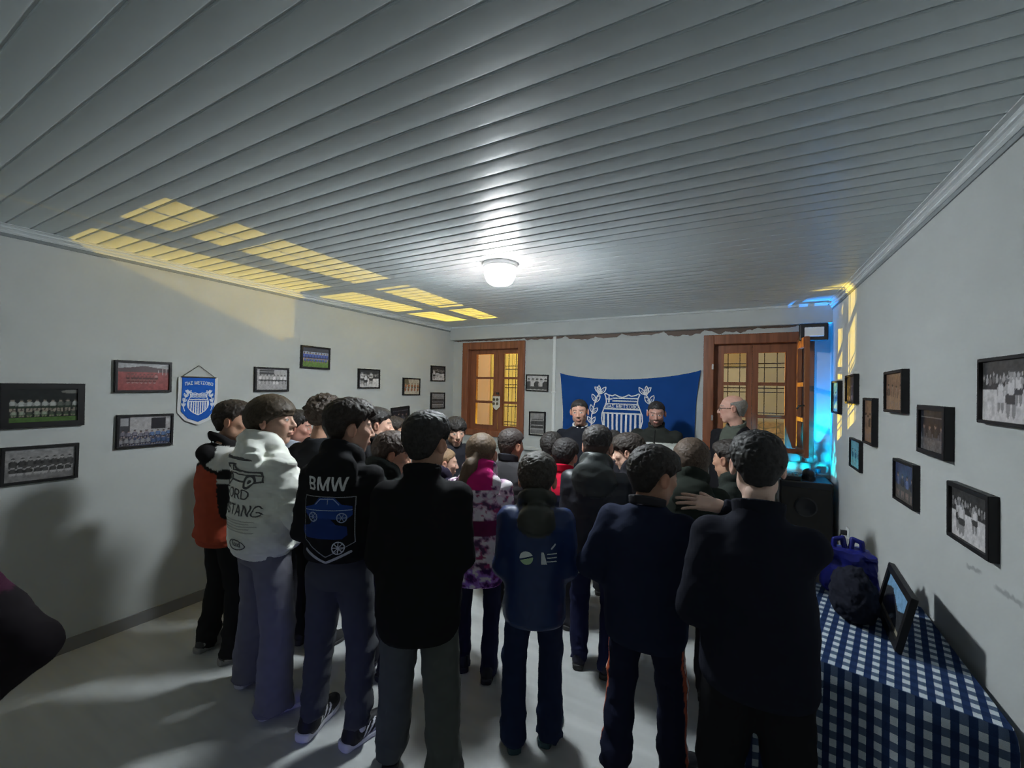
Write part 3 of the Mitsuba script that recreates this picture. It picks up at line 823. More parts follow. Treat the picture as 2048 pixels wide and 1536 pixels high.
scene['party_spot'] = {'type': 'spot', 'to_world': T().look_at(origin=[.675, 5.065, SZ + .10], target=[.735, 5.085, 2.4], up=[0, 1, 0]), 'intensity': rgb(.02, 8.0, 27.0), 'cutoff_angle': 16.0, 'beam_width': 7.0}
put('party_light__spot_head', lathe([(0, 0), (.022, 0), (.026, .04), (.024, .044), (.0, .04)], 24).apply_translation([.675, 5.035, SZ + .03]), 'black_plastic', smooth=30)
# black flood lamp under the beam
info('wall_flood_lamp', 'black flood lamp with a white face hanging under the beam by the right window', 'lamp')
put('wall_flood_lamp__housing', rbox(.505, .735, 4.93, 5.0, 2.285, 2.455, .012), 'black_plastic', smooth=35)
put('wall_flood_lamp__face', rbox(.545, .70, 4.922, 4.934, 2.325, 2.415, .004), 'white_plastic')
put('wall_flood_lamp__bracket', cat(rbox(.60, .64, 4.99, 5.035, 2.36, 2.38, .003), rbox(.60, .64, 5.015, YB, 2.30, 2.44, .003)), 'iron')
# wall socket with plug and cable on the right wall
info('wall_socket', 'white wall socket with a plugged in cable low on the right wall', 'socket')
put('wall_socket__plate', on_wall(rbox(-.04, .04, -.04, .04, 0, .012, .004), 'right', 4.28, .655), 'white_plastic', smooth=30)
pl = trimesh.creation.cylinder(radius=.02, height=.04, sections=20)
pl.apply_translation([0, 0, .03])
put('wall_socket__plug', on_wall(pl, 'right', 4.28, .655), 'black_plastic', smooth=30)
put('wall_socket__cable', on_wall(tube([(0, 0, .045), (.0, -.03, .055), (-.02, -.12, .04), (-.05, -.35, .03), (-.12, -.64, .03), (-.2, -.64, .03)], .005), 'right', 4.28, .655), 'black_plastic', smooth=True)
# party light fixture behind the viewer
info('party_light_001', 'small black party light on the floor behind the viewer with a blue beam', 'lamp')
ph = trimesh.creation.cylinder(radius=.07, height=.12, sections=28)
ph.apply_transform(trimesh.geometry.align_vectors([0, 0, 1], np.array([-1.1, 2.3, -.07]) / 2.55))
ph.apply_translation(PARTY - .07 * np.array([-1.1, 2.3, -.07]) / 2.55)
put('party_light_001__head', ph, 'black_plastic', smooth=30)
put('party_light_001__stand', trimesh.util.concatenate([trimesh.creation.cylinder(radius=.012, height=.4, sections=12, transform=trimesh.transformations.translation_matrix([PARTY[0] + .03, PARTY[1] - .06, .2])), trimesh.creation.cylinder(radius=.1, height=.015, sections=24, transform=trimesh.transformations.translation_matrix([PARTY[0] + .03, PARTY[1] - .06, .0075]))]), 'black_plastic')

# ------------------------------------------------------------------ people: distance fields and their meshes
def nets(fn, lo, hi, h, B=6):
    """Surface nets of fn(p) < 0 in the box lo..hi with cells of size h: (vertices, triangles)."""
    lo, hi = np.asarray(lo, float), np.asarray(hi, float)
    nb = np.maximum(1, np.ceil((hi - lo) / (h * B)).astype(int))
    nn = nb * B + 1
    cc = [lo[k] + (np.arange(nb[k]) + .5) * B * h for k in range(3)]
    P = np.stack(np.meshgrid(*cc, indexing='ij'), -1).reshape(-1, 3)
    D0 = fn(P).reshape(nb)
    act = np.abs(D0) < .5 * B * h * 1.7321 * 1.45 + .012
    a2 = np.zeros(nb + 1, bool)
    idx = [np.minimum(np.arange(nn[k]) // B, nb[k] - 1) for k in range(3)]
    idl = [np.where((np.arange(nn[k]) % B == 0) & (np.arange(nn[k]) > 0), np.arange(nn[k]) // B - 1, idx[k]) for k in range(3)]
    mask = np.zeros(nn, bool)
    for s in np.ndindex(2, 2, 2):
        ii = [(idl if s[k] else idx)[k] for k in range(3)]
        mask |= act[np.ix_(*ii)]
    D = D0[np.ix_(*idx)].copy()
    ijk = np.argwhere(mask)
    D[mask] = fn(lo + ijk * h)
    S = D < 0
    for k in range(3):  # the box closes the shape
        for e in (0, -1):
            sl = [slice(None)] * 3
            sl[k] = e
            S[tuple(sl)] = False
            D[tuple(sl)] = np.maximum(D[tuple(sl)], 1e-4)
    corners = list(np.ndindex(2, 2, 2))
    n1 = nn - 1
    cnt = sum(S[a:a + n1[0], b:b + n1[1], c:c + n1[2]].astype(np.int8) for a, b, c in corners)
    cell = (cnt > 0) & (cnt < 8)
    ci = np.argwhere(cell)
    ids = np.full(n1, -1)
    ids[cell] = np.arange(len(ci))
    vals = {c: D[ci[:, 0] + c[0], ci[:, 1] + c[1], ci[:, 2] + c[2]] for c in corners}
    acc, num = np.zeros((len(ci), 3)), np.zeros(len(ci))
    for c in corners:
        for k in range(3):
            if c[k] == 0:
                d = list(c)
                d[k] = 1
                va, vb = vals[c], vals[tuple(d)]
                cr = (va < 0) != (vb < 0)
                t = np.where(cr, va / np.where(cr, va - vb, 1), 0)
                pt = np.tile(np.array(c, float), (len(ci), 1))
                pt[:, k] += t
                acc[cr] += pt[cr]
                num += cr
    V = lo + (ci + acc / np.maximum(num, 1)[:, None]) * h
    Fs = []
    for k in range(3):
        a, b = (k + 1) % 3, (k + 2) % 3
        s0 = [slice(None)] * 3
        s1 = [slice(None)] * 3
        s0[k], s1[k] = slice(0, -1), slice(1, None)
        ch = np.argwhere(S[tuple(s0)] != S[tuple(s1)])
        ch = ch[(ch[:, a] > 0) & (ch[:, b] > 0) & (ch[:, a] < n1[a]) & (ch[:, b] < n1[b])]
        q = []
        for (da, db) in ((-1, -1), (0, -1), (0, 0), (-1, 0)):
            x = ch.copy()
            x[:, a] += da
            x[:, b] += db
            q.append(ids[x[:, 0], x[:, 1], x[:, 2]])
        q = np.stack(q, -1)
        inside = S[ch[:, 0], ch[:, 1], ch[:, 2]]
        q[~inside] = q[~inside][:, ::-1]
        Fs.append(q)
    Q = np.vstack(Fs)
    return V, np.vstack([Q[:, [0, 1, 2]], Q[:, [0, 2, 3]]])


def cone(p, a, b, ra, rb):
    a, b = np.asarray(a, float), np.asarray(b, float)
    ab = b - a
    t = np.clip((p - a) @ ab / max(ab @ ab, 1e-12), 0, 1)
    return np.linalg.norm(p - a - t[:, None] * ab, axis=1) - (ra + (rb - ra) * t)


def ell(p, c, r):
    r = np.asarray(r, float)
    q = (p - np.asarray(c, float)) / r
    k0 = np.linalg.norm(q, axis=1)
    k1 = np.maximum(np.linalg.norm(q / r, axis=1), 1e-9)
    return k0 * (k0 - 1) / k1


def smin(a, b, k):
    h = np.clip(.5 + .5 * (b - a) / k, 0, 1)
    return b + (a - b) * h - k * h * (1 - h)


def smax(a, b, k):
    return -smin(-a, -b, k)


def loft(p, tab):
    """tab rows: z, cx, cy, rx, ry (z ascending)."""
    tab = np.asarray(tab, float)
    z = np.clip(p[:, 2], tab[0, 0], tab[-1, 0])
    g = [np.interp(z, tab[:, 0], tab[:, k]) for k in range(1, 5)]
    x, y = (p[:, 0] - g[0]) / g[2], (p[:, 1] - g[1]) / g[3]
    rad = (np.abs(x) ** 2.3 + np.abs(y) ** 2.3) ** (1 / 2.3)
    return (rad - 1) * np.minimum(g[2], g[3]) * .95


def rotm(yaw, pitch=0.0, roll=0.0):
    """yaw clockwise from above (towards +x when facing +y), pitch nods down, roll tilts to the right."""
    cz, sz = math.cos(-yaw), math.sin(-yaw)
    Z = np.array([[cz, -sz, 0], [sz, cz, 0], [0, 0, 1]])
    c, s = math.cos(-pitch), math.sin(-pitch)
    X = np.array([[1, 0, 0], [0, c, -s], [0, s, c]])
    c, s = math.cos(roll), math.sin(roll)
    Y = np.array([[c, 0, s], [0, 1, 0], [-s, 0, c]])
    return Z @ X @ Y


# ---- head: a template in head coordinates, chin at z -.115, crown at z .110, face towards +y
def head_sdf(p):
    q = p.copy()
    q[:, 0] = np.abs(q[:, 0])
    d = ell(q, (0, -.012, .030), (.074, .094, .081))
    d = smin(d, ell(q, (0, .028, -.035), (.057, .064, .078)), .03)
    d = smin(d, cone(q, (0, .058, -.100), (.012, .056, -.100), .017, .015), .025)
    d = smin(d, ell(q, (.047, .006, -.062), (.018, .026, .028)), .03)
    d = smin(d, ell(q, (.040, .060, -.014), (.021, .020, .017)), .02)
    d = smin(d, cone(q, (0, .079, .028), (.034, .070, .026), .012, .010), .014)
    d = smax(d, -ell(q, (.031, .100, .006), (.017, .017, .011)), .012)
    d = smin(d, ell(q, (.031, .0765, .006), (.0145, .0125, .0125)), .003)
    d = smin(d, cone(q, (0, .086, .014), (0, .106, -.026), .008, .0115), .010)
    d = smin(d, ell(q, (.0115, .096, -.030), (.008, .010, .007)), .006)
    d = smin(d, ell(q, (0, .087, -.0585), (.025, .011, .0062)), .006)
    d = smin(d, ell(q, (0, .086, -.0685), (.021, .011, .0070)), .005)
    d = smax(d, -ell(q, (0, .101, -.0635), (.023, .012, .0014)), .003)
    # ears
    e = q - np.array([.0815, -.012, -.002])
    c, s = math.cos(.45), math.sin(.45)
    e = np.c_[c * e[:, 0] - s * e[:, 1] * 1, s * e[:, 0] + c * e[:, 1], e[:, 2]]
    er = ell(e, (0, 0, 0), (.010, .021, .034))
    er = smax(er, -ell(e, (.010, .003, .002), (.008, .010, .020)), .004)
    d = smin(d, er, .005)
    # neck stump
    d = smin(d, cone(q, (0, -.016, -.07), (0, -.030, -.16), .050, .053), .022)
    return d


HEAD = nets(head_sdf, (-.11, -.13, -.175), (.11, .14, .13), .0046)
HEADM = trimesh.Trimesh(*HEAD, process=False)
trimesh.smoothing.filter_taubin(HEADM, iterations=3)


def head_color(q, skin, hairc, beard=0.0, stubble=(.09, .07, .06)):
    x, y, z = np.abs(q[:, 0]), q[:, 1], q[:, 2]
    C = np.tile(np.asarray(skin, float), (len(q), 1))
    C *= (.93 + .14 * meshkit.fbm(q * 45, 3))[:, None]

    def blend(w, c):
        C[:] = C * (1 - w[:, None]) + np.asarray(c) * w[:, None]

    front = np.clip((y - .02) / .03, 0, 1)
    blend(.30 * front * np.exp(-(((x - .042) / .018) ** 2 + ((z + .022) / .018) ** 2)), np.array(skin) * [1.15, .72, .66])
    blend(.35 * np.clip((x - .066) / .01, 0, 1) * (np.abs(y + .01) < .03), np.array(skin) * [1.1, .7, .62])
    lips = (np.abs(z + .0635) < .0105) & (x < .024) & (y > .078)
    blend(.55 * lips, np.array([skin[0] * .85, skin[1] * .5, skin[2] * .5]))
    blend(.7 * ((np.abs(z + .0635) < .0018) & (x < .024) & (y > .075)), np.array(skin) * .25)
    brow = np.exp(-(((z - .0295 + .1 * (x - .03) ** 2 * 10) / .0045) ** 2)) * (x > .012) * (x < .050) * (y > .045)
    blend(.85 * brow, np.asarray(hairc) * 1.2)
    ex, ez = (x - .031) / .0125, (z - .006) / .0050
    eye = (ex ** 2 + ez ** 2 < 1) & (y > .07)
    blend(.8 * ((ex ** 2 + (ez / 1.5) ** 2 < 1.25) & (y > .06) & (z > .007)), np.array(skin) * .25)
    blend(1.0 * eye, [.55, .53, .5])
    blend(1.0 * (eye & (np.hypot(x - .031, z - .006) < .0056)), [.03, .02, .015])
    nost = np.hypot((x - .0075), (z + .0355)) < .0035
    blend(.8 * (nost & (y > .085)), np.array(skin) * .2)
    if beard:
        m = np.clip((-.036 - z) / .012, 0, 1) * np.clip((y + .005) / .03, 0, 1)
        m = np.maximum(m, ((z < -.040) & (z > -.056) & (x < .034) & (y > .07)) * 1.0)
        m = m * (1 - lips) * (z > -.125)
        blend(beard * m, stubble)
    return np.clip(C, 0, 1)


# ---- hair templates
def cran(q):
    d = ell(q, (0, -.012, .030), (.0765, .0965, .0835))
    return smin(d, cone(q, (0, -.045, .0), (0, -.042, -.085), .055, .043), .03)


AZ = [0, .55, 1.0, 1.26, 1.40, 1.80, 1.98, 2.3, math.pi]
STYLES = {  # hairline height by azimuth, then thickness by height (-.08,-.02,.03,.07,.11), strand amplitude, strand scale
    'crop': ([.058, .054, .040, .004, .030, .016, -.025, -.055, -.064], [.004, .007, .014, .020, .026], .010, 8),
    'fringe': ([.030, .030, .024, .000, .024, .010, -.03, -.062, -.070], [.004, .008, .017, .022, .026], .010, 9),
    'bowl': ([.026, .026, .018, -.004, -.010, -.020, -.035, -.05, -.056], [.012, .022, .026, .026, .026], .005, 11),
    'curly': ([.052, .046, .034, .006, .030, .016, -.02, -.045, -.056], [.002, .005, .020, .032, .036], .026, 9),
    'fade': ([.060, .056, .044, .010, .034, .020, -.02, -.055, -.066], [.001, .002, .007, .018, .024], .008, 8),
    'top': ([.056, .050, .040, .004, .030, .016, -.025, -.052, -.060], [.002, .006, .015, .025, .034], .010, 7),
    'bob': ([.045, .040, .020, -.060, -.095, -.11, -.125, -.14, -.145], [.030, .026, .024, .024, .022], .007, 10),
    'pulled': ([.060, .058, .050, .020, .034, .020, -.02, -.05, -.065], [.004, .008, .012, .014, .016], .005, 12),
    'short': ([.066, .060, .048, .008, .032, .016, -.03, -.06, -.070], [.001, .003, .006, .008, .010], .003, 10),
    'balding': ([.2, .2, .2, .010, .032, .016, -.03, -.06, -.070], [.002, .006, .009, .009, .009], .003, 9),
}
HAIRS = {}


def strands(q, seed, k):
    n = q - np.array([0, -.012, .02])
    n = n / np.maximum(np.linalg.norm(n, axis=1, keepdims=True), 1e-9)
    w = np.array([.12, -.5, .86])
    w /= np.linalg.norm(w)
    a1 = np.cross(w, [1, 0, 0])
    a1 /= np.linalg.norm(a1)
    a2 = np.cross(w, a1)
    ph = np.arccos(np.clip(n @ w, -1, 1))
    th = np.arctan2(n @ a1, n @ a2) + 1.3 * np.exp(-ph * 1.6)
    tw = .25 * meshkit.noise(n * 5, seed + 4)
    r = .35 + .65 * np.minimum(ph, 1.2)
    A = meshkit.noise(np.c_[np.cos(th + tw) * k * r, np.sin(th + tw) * k * r, ph * 3], seed)
    B = meshkit.noise(np.c_[np.cos(th + tw) * k * 2.6 * r, np.sin(th + tw) * k * 2.6 * r, ph * 5], seed + 9)
    return .5 * A + .5 * (1 - np.abs(2 * B - 1))


def hair_template(style, seed):
    key = (style, seed)
    if key in HAIRS:
        return HAIRS[key]
    zl, th, amp, k = STYLES[style]

    def fn(q):
        az = np.arctan2(np.abs(q[:, 0]), q[:, 1] + .012)
        azs = np.arctan2(q[:, 0], q[:, 1] + .012)
        zline = np.interp(az, AZ, zl) + .012 * (meshkit.noise(np.c_[q * 60], seed) - .5) + (.026 if style in ('fringe', 'crop', 'top', 'curly') else .008) * (meshkit.noise(np.c_[azs * 13, azs * 0, azs * 0], seed + 2) - .5) * np.clip(1.35 - az, 0, 1)
        t = np.interp(q[:, 2], [-.08, -.02, .03, .07, .11], th)
        st = strands(q, seed, k) - .5
        if style == 'curly':
            st = st * .5 + (meshkit.fbm(q * 38, 2, seed) - .5) * 1.1
        if style in ('top', 'curly', 'crop', 'fringe'):
            t = t + .006 * np.clip(q[:, 2] / .1, 0, 1) * np.clip((q[:, 1]) / .08, -.3, 1)
        t = t * np.clip((q[:, 2] - zline) / .028, .55 if style in ('bowl', 'bob') else .22, 1)
        fade = np.clip((q[:, 2] + .07) / .08, .12, 1) * np.clip((q[:, 2] - zline) / .02, .3, 1)
        d = cran(q) - t - 1.35 * amp * st * fade
        if style == 'balding':
            d = smax(d, q[:, 2] - .052 - .02 * np.clip(-q[:, 1] / .1, -1, 1), .01)
        if style == 'bob':
            d = smin(d, ell(q, (0, -.035, -.06), (.085, .07, .10)) - amp * st, .02)
            face = np.clip((q[:, 1] - .02) / .03, 0, 1)
            return smax(d, (zline - q[:, 2]) * .6, .010)
        return smax(d, (zline - q[:, 2]) * .75, .006)

    HAIRS[key] = nets(fn, (-.14, -.16, -.17), (.14, .15, .18), .0047)
    return HAIRS[key]


def hair_color(q, base, seed, k=9, grey=0.0):
    s = strands(q, seed + 3, k * 2.2)
    c = np.asarray(base, float) * (.35 + 1.5 * s[:, None])
    return np.clip(c, 0, 1)


# ---- hand: palm towards -z, fingers towards +y, thumb towards +x (a right hand seen from its back when z is up); mirrored for the left
def hand_template(curl, spread=.10, thumb=.5):
    bones = []
    root = np.array([[-.030, .082, 0], [-.010, .088, .002], [.011, .087, .002], [.031, .078, 0]])
    lens = [(.030, .019, .017), (.039, .025, .019), (.043, .027, .020), (.037, .024, .019)]
    rad = [.0075, .0086, .0090, .0086]
    for i in range(4):
        p, a = root[i].copy(), 0.0
        yaw = (i - 1.5) * spread
        for j, L in enumerate(lens[i]):
            a += curl * (.55, 1.0, .7)[j] * (1 + .06 * (1.5 - i))
            dv = np.array([math.sin(yaw) * math.cos(a), math.cos(yaw) * math.cos(a), -math.sin(a)])
            bones.append((p.copy(), p + dv * L, rad[i] * (1, .93, .86)[j], rad[i] * (.95, .88, .76)[j]))
            p = p + dv * L
    tp = np.array([.028, .022, -.008])
    t = []
    for j, L in enumerate((.042, .032, .026)):
        a = .85 - thumb * .28 * j
        dv = np.array([math.sin(a), math.cos(a) * .9, -.30 - .12 * j * thumb])
        dv /= np.linalg.norm(dv)
        t.append((tp.copy(), tp + dv * L, (.0135, .0105, .0098)[j], (.0108, .0100, .0082)[j]))
        tp = tp + dv * L

    def fn(p):
        d = cone(p, (-.020, .014, 0), (-.027, .078, 0), .0135, .0125)
        for x0, x1 in ((-.008, -.009), (.008, .010), (.020, .028)):
            d = smin(d, cone(p, (x0, .010, 0), (x1, .080, .001), .0145, .0125), .012)
        d = smin(d, cone(p, (0, -.04, 0), (0, .012, 0), .0235, .024), .015)
        f = None
        for b in bones:
            x = cone(p, *b)
            f = x if f is None else np.minimum(f, x)
        d = smin(d, f, .006)
        th = None
        for b in t:
            x = cone(p, *b)
            th = x if th is None else smin(th, x, .003)
        return smin(d, th, .010)

    return nets(fn, (-.075, -.065, -.135), (.115, .195, .045), .0046)


HANDS = {'relaxed': hand_template(.42), 'flat': hand_template(.14, .13, .2)}


def ik(a, b, l1, l2, pole):
    a, b, pole = np.asarray(a, float), np.asarray(b, float), np.asarray(pole, float)
    d = b - a
    L = np.linalg.norm(d)
    u = d / L
    if L > (l1 + l2) * .999:
        b = a + u * (l1 + l2) * .999
        L = (l1 + l2) * .999
    x = (l1 * l1 - l2 * l2 + L * L) / (2 * L)
    hgt = math.sqrt(max(l1 * l1 - x * x, 0))
    n = pole - (pole @ u) * u
    n /= max(np.linalg.norm(n), 1e-9)
    return a + u * x + n * hgt, b


# ---- shoe template: toe towards +y, ankle over the origin, sole on z = 0
def shoe_sdf(p):
    d = cone(p, (0, -.045, .040), (0, .075, .034), .038, .037)
    d = smin(d, ell(p, (.004, .115, .030), (.042, .070, .034)), .03)
    d = smin(d, cone(p, (0, -.030, .05), (0, -.030, .085), .040, .041), .03)
    d = smin(d, cone(p, (0, .02, .065), (0, .09, .052), .026, .022), .03)
    d = smax(d, .012 - p[:, 2], .004)
    return smax(d, -ell(p, (0, -.026, .12), (.033, .042, .035)), .006)


def sole_sdf(p):
    q = p.copy()
    q[:, 0] += -.004 * np.clip(p[:, 1] / .1, -1, 1)
    w = np.interp(p[:, 1], [-.10, -.08, -.03, .03, .10, .15, .185], [.025, .036, .040, .040, .050, .044, .02])
    d = np.maximum(np.abs(q[:, 0]) - w, np.maximum(-.093 - p[:, 1], p[:, 1] - .188))
    e = np.maximum(p[:, 1] - .10, 0) / .092
    f = np.maximum(-.05 - p[:, 1], 0) / .045
    d = np.maximum(d, (np.sqrt((q[:, 0] / .05) ** 2 + e ** 2 + f ** 2) - 1) * .04)
    h = .026 + .012 * np.clip(-p[:, 1] / .08, 0, 1)
    return smax(d, np.maximum(p[:, 2] - h, -p[:, 2]), .006)


SHOE = nets(shoe_sdf, (-.07, -.11, -.01), (.07, .21, .14), .0062)
SOLE = nets(sole_sdf, (-.07, -.12, -.015), (.07, .21, .06), .006)


def body_noise(p, f, seed):
    return meshkit.fbm(p * np.asarray(f), 3, seed) - .5


class Person:
    """Builds one person; local frame: x right, y forward, z up, feet on z = 0."""

    def __init__(self, label, pos, h, facing, look=(0, 0, 0), build=1.0, hs=None, hair=('crop', (.016, .012, .010), 1), skin=(.46, .27, .19), top=None, legs=None, shoes=None,
                 arms=('front', 'front'), stance=((-.10, .02, -.12), (.10, -.02, .12)), lean=0.0, res=.0115, beard=0.0, stubble=(.05, .04, .035), hand='relaxed', handdir=None):
        self.handdir = handdir or {}
        self.key = numbered('person')
        info(self.key, label, 'person')
        self.h, self.w, self.res = h, build, res
        self.R = rotm(math.radians(facing))
        self.pos = np.array([pos[0], pos[1], 0.0])
        hs = hs or 1.04
        self.hs = hs
        ln = lean
        self.neck = np.array([0, ln - .004, .828 * h])
        self.headc = np.array([0, ln * 1.25 + .028, h - .110 * hs])
        self.look = look
        self.HR = rotm(math.radians(look[0]), math.radians(look[1]), math.radians(look[2]))
        # the head turns about a pivot in the neck
        pv = np.array([0, -.02, -.09]) * hs
        self.ho = self.headc + pv - self.HR @ pv
        sw = .112 * h * build
        self.sh = [np.array([s * sw, ln * .9 - .008, .792 * h]) for s in (-1, 1)]
        self.hip = [np.array([s * .052 * h * min(build, 1.1), 0, .505 * h]) for s in (-1, 1)]
        self.wr, self.el = [], []
        for i, s in enumerate((-1, 1)):
            a = arms[i]
            if isinstance(a, str):
                w, pole = {'front': ((.05, .19, .615), (.32, -.5, -.8)), 'folded': ((-.05, .19, .665), (.8, -.25, -.5)), 'pocket': ((.135, .10, .545), (.8, -.7, 0)),
                           'hang': ((.165, .06, .475), (.3, -1, 0)), 'phone': ((.06, .27, .70), (.6, -.3, -.7)), 'back': ((.05, -.17, .54), (.9, .1, 0))}[a]
            else:
                w, pole = a
            wv = np.array([s * w[0] * h / 1.65, w[1] * h / 1.65 + ln * .6, w[2] * h])
            e, wv = ik(self.sh[i], wv, .172 * h, .152 * h, (s * pole[0], pole[1], pole[2]))
            self.el.append(e)
            self.wr.append(wv)
        self.ank, self.kn, self.toe = [], [], []
        for i, s in enumerate((-1, 1)):
            fx, fy, tn = stance[i]
            an = np.array([fx * h / 1.65, fy * h / 1.65, .078])
            k, an = ik(self.hip[i], an, .232 * h, .228 * h, (s * .25, 1, 0))
            self.kn.append(k)
            self.ank.append(an)
            self.toe.append(tn)
        self.shoes, self.legs, self.top = shoes or {}, legs or {}, top or {}
        self.skin, self.hairspec, self.beard, self.stubble, self.handkind = skin, hair, beard, stubble, hand
        self.make_body()
        self.make_hair()
        self.make_top()
        self.make_legs()
        self.make_shoes()

    def world(self, v):
        return np.asarray(v) @ self.R.T + self.pos

    def put(self, name, vf, bsdf, color, label=None, smooth=True):
        return put(f'{self.key}__{name}', trimesh.Trimesh(self.world(vf[0]), vf[1], process=False), bsdf, smooth=smooth, color=color, label=label)

    # ---- the body: one continuous figure under the clothes
    def make_body(self):
        h, w = self.h, self.w

        def fn(p):
            t = [(.50 * h, 0, -.005, .075 * h * w, .055 * h), (.60 * h, 0, 0, .068 * h * w, .050 * h), (.72 * h, 0, self.neck[1] * .7, .078 * h * w, .056 * h), (.795 * h, 0, self.neck[1], .062 * h * w, .040 * h), (.83 * h, 0, self.neck[1], .030 * h, .032 * h)]
            d = smax(loft(p, t), np.maximum(.485 * h - p[:, 2], p[:, 2] - .835 * h), .02)
            for i in (0, 1):
                d = smin(d, smin(cone(p, self.sh[i] * [.9, 1, .985], self.el[i], .030, .026), cone(p, self.el[i], self.wr[i], .026, .020), .01), .02)
                d = smin(d, smin(cone(p, self.hip[i], self.kn[i], .050, .036), cone(p, self.kn[i], self.ank[i], .036, .026), .01), .02)
                d = smin(d, cone(p, self.ank[i], self.ank[i] + [0, .05, -.035], .026, .022), .015)
            return smin(d, cone(p, self.neck - [0, 0, .03], self.headc + np.array([0, -.03, -.09]) * self.hs, .050, .048), .025)

        v, f = nets(fn, (-.55, -.5, -.01), (.55, .6, h), .017)
        try:
            whole = m3.Manifold(m3.Mesh(v.astype(np.float32), f.astype(np.uint32)))
            hv = self.ho + (HEADM.vertices * self.hs) @ self.HR.T
            whole = whole + m3.Manifold(m3.Mesh(hv.astype(np.float32), HEADM.faces.astype(np.uint32)))
            for i, s in enumerate((-1, 1)):
                hvv, hf = self.hand(i)
                whole = whole + m3.Manifold(m3.Mesh(hvv.astype(np.float32), hf.astype(np.uint32)))
            if whole.is_empty():
                raise ValueError
            m = from_man(whole)
        except ValueError:
            hv = self.ho + (HEADM.vertices * self.hs) @ self.HR.T
            m = cat(trimesh.Trimesh(v, f, process=False), trimesh.Trimesh(hv, HEADM.faces, process=False), *[trimesh.Trimesh(*self.hand(i), process=False) for i in (0, 1)])
        q = (m.vertices - self.ho) @ self.HR / self.hs
        C = head_color(q, self.skin, self.hairspec[1], self.beard, self.stubble)
        far = (q[:, 2] < -.13) | (np.abs(q[:, 0]) > .12)
        C[far] = self.skin
        self.put('body', (m.vertices, m.faces), 'skin', C)

    def hand(self, i):
        s = (-1, 1)[i]
        v, f = HANDS[self.handkind]
        v = v * (.9 if self.h < 1.5 else 1.0) * self.h ** .3 / 1.16
        fw = self.wr[i] - self.el[i]
        fw /= np.linalg.norm(fw)
        # back of the hand outwards
        out = np.array([s * .7, -.2, .5])
        if i in self.handdir:
            fw, out = (np.array(x, float) for x in self.handdir[i])
            fw /= np.linalg.norm(fw)
        zz = out - (out @ fw) * fw
        zz /= np.linalg.norm(zz)
        xx = np.cross(fw, zz)
        if s < 0:
            v = v * [-1, 1, 1]
            f = f[:, ::-1]
        return self.wr[i] + v @ np.stack([xx, fw, zz]), f

    def make_hair(self):
        style, base, seed = self.hairspec[:3]
        v, f = hair_template(style, seed)
        C = hair_color(v, base, seed, STYLES[style][3])
        if style in ('fade', 'short'):
            m = np.clip((.02 - v[:, 2]) / .06, 0, .28)[:, None]
            C = C * (1 - m) + np.array(self.skin) * .35 * m
        if style == 'balding':
            C = C
        self.put('hair', (self.ho + (v * self.hs) @ self.HR.T, f), 'hair', C)

    # ---- upper garment
    def top_fn(self):
        h, w, t = self.h, self.w, self.top
        e = t.get('ease', .02)
        hem = t.get('hem', .47) * h
        ny = self.neck[1]
        amp = t.get('fold', .010)
        flare = t.get('flare', .0)
        belly = t.get('belly', .0)
        tab = [(hem - .02, 0, -.004, .088 * h * w + e + flare - .012, .066 * h + e + flare - .012), (hem + .03, 0, -.004, .090 * h * w + e + flare, .068 * h + e + flare), (.60 * h, 0, .0, .088 * h * w + e + belly, .066 * h + e + belly), (.70 * h, 0, ny * .6, .094 * h * w + e, .068 * h + e),
               (.765 * h, 0, ny * .9 - .004, .096 * h * w + e * .8, .060 * h + e * .8), (.805 * h, 0, ny - .004, .072 * h * w + e * .6, .046 * h + e * .6), (.838 * h, 0, ny - .004, .040 * h + e * .4, .040 * h + e * .4)]
        ra = t.get('sleeve', .050)
        ntop = t.get('neck', .842) * h
        seed = t.get('seed', 1)

        def fn(p):
            d = smax(loft(p, tab), np.maximum(hem - p[:, 2], p[:, 2] - ntop), .012)
            for i in (0, 1):
                dw = self.wr[i] - self.el[i]
                wr = self.wr[i] - dw / np.linalg.norm(dw) * .012
                s = smin(cone(p, self.sh[i] * [.92, 1, .985], self.el[i], ra + e * .3, ra + e * .1), cone(p, self.el[i], wr, ra + e * .1, ra * .78), .02)
                # cut the cuff flat
                u = dw / np.linalg.norm(dw)
                s = smax(s, np.where(np.linalg.norm(p - wr, axis=1) < .12, (p - wr) @ u - .012, -1), .006)
                d = smin(d, s, .035)
            if t.get('hood'):
                d = smin(d, self.hood_fn(p), .012)
            near = np.abs(d) < .06
            if amp and near.any():
                q = p[near]
                n = body_noise(q, (8, 8, 15), seed) * 1.0 + body_noise(q @ np.array([[.8, .6, 0], [-.4, .5, .76], [.45, -.6, .65]]).T, (5, 26, 9), seed + 5) * .9
                low = np.clip((hem + .10 - q[:, 2]) / .1, 0, 1)
                calm = 1.0
                if t.get('calm'):
                    calm = 1 - .8 * np.exp(-((q[:, 0] / .14) ** 4)) * np.clip(-q[:, 1] / .05, 0, 1) * np.clip((.78 * h - q[:, 2]) / .06, 0, 1)
                calm = calm * np.clip((q[:, 2] - hem) / .06 + .25, .25, 1)
                d[near] = d[near] + amp * n * 1.6 * calm
                if t.get('quilt'):
                    qd, qp = t['quilt']
                    d[near] += qd * np.abs(np.sin(q[:, 2] * math.pi / qp)) ** .6 * -1 + qd * .5
                if t.get('rib'):
                    band = np.clip((hem + .055 - q[:, 2]) / .01, 0, 1)
                    d[near] += band * .012
            return d

        return fn

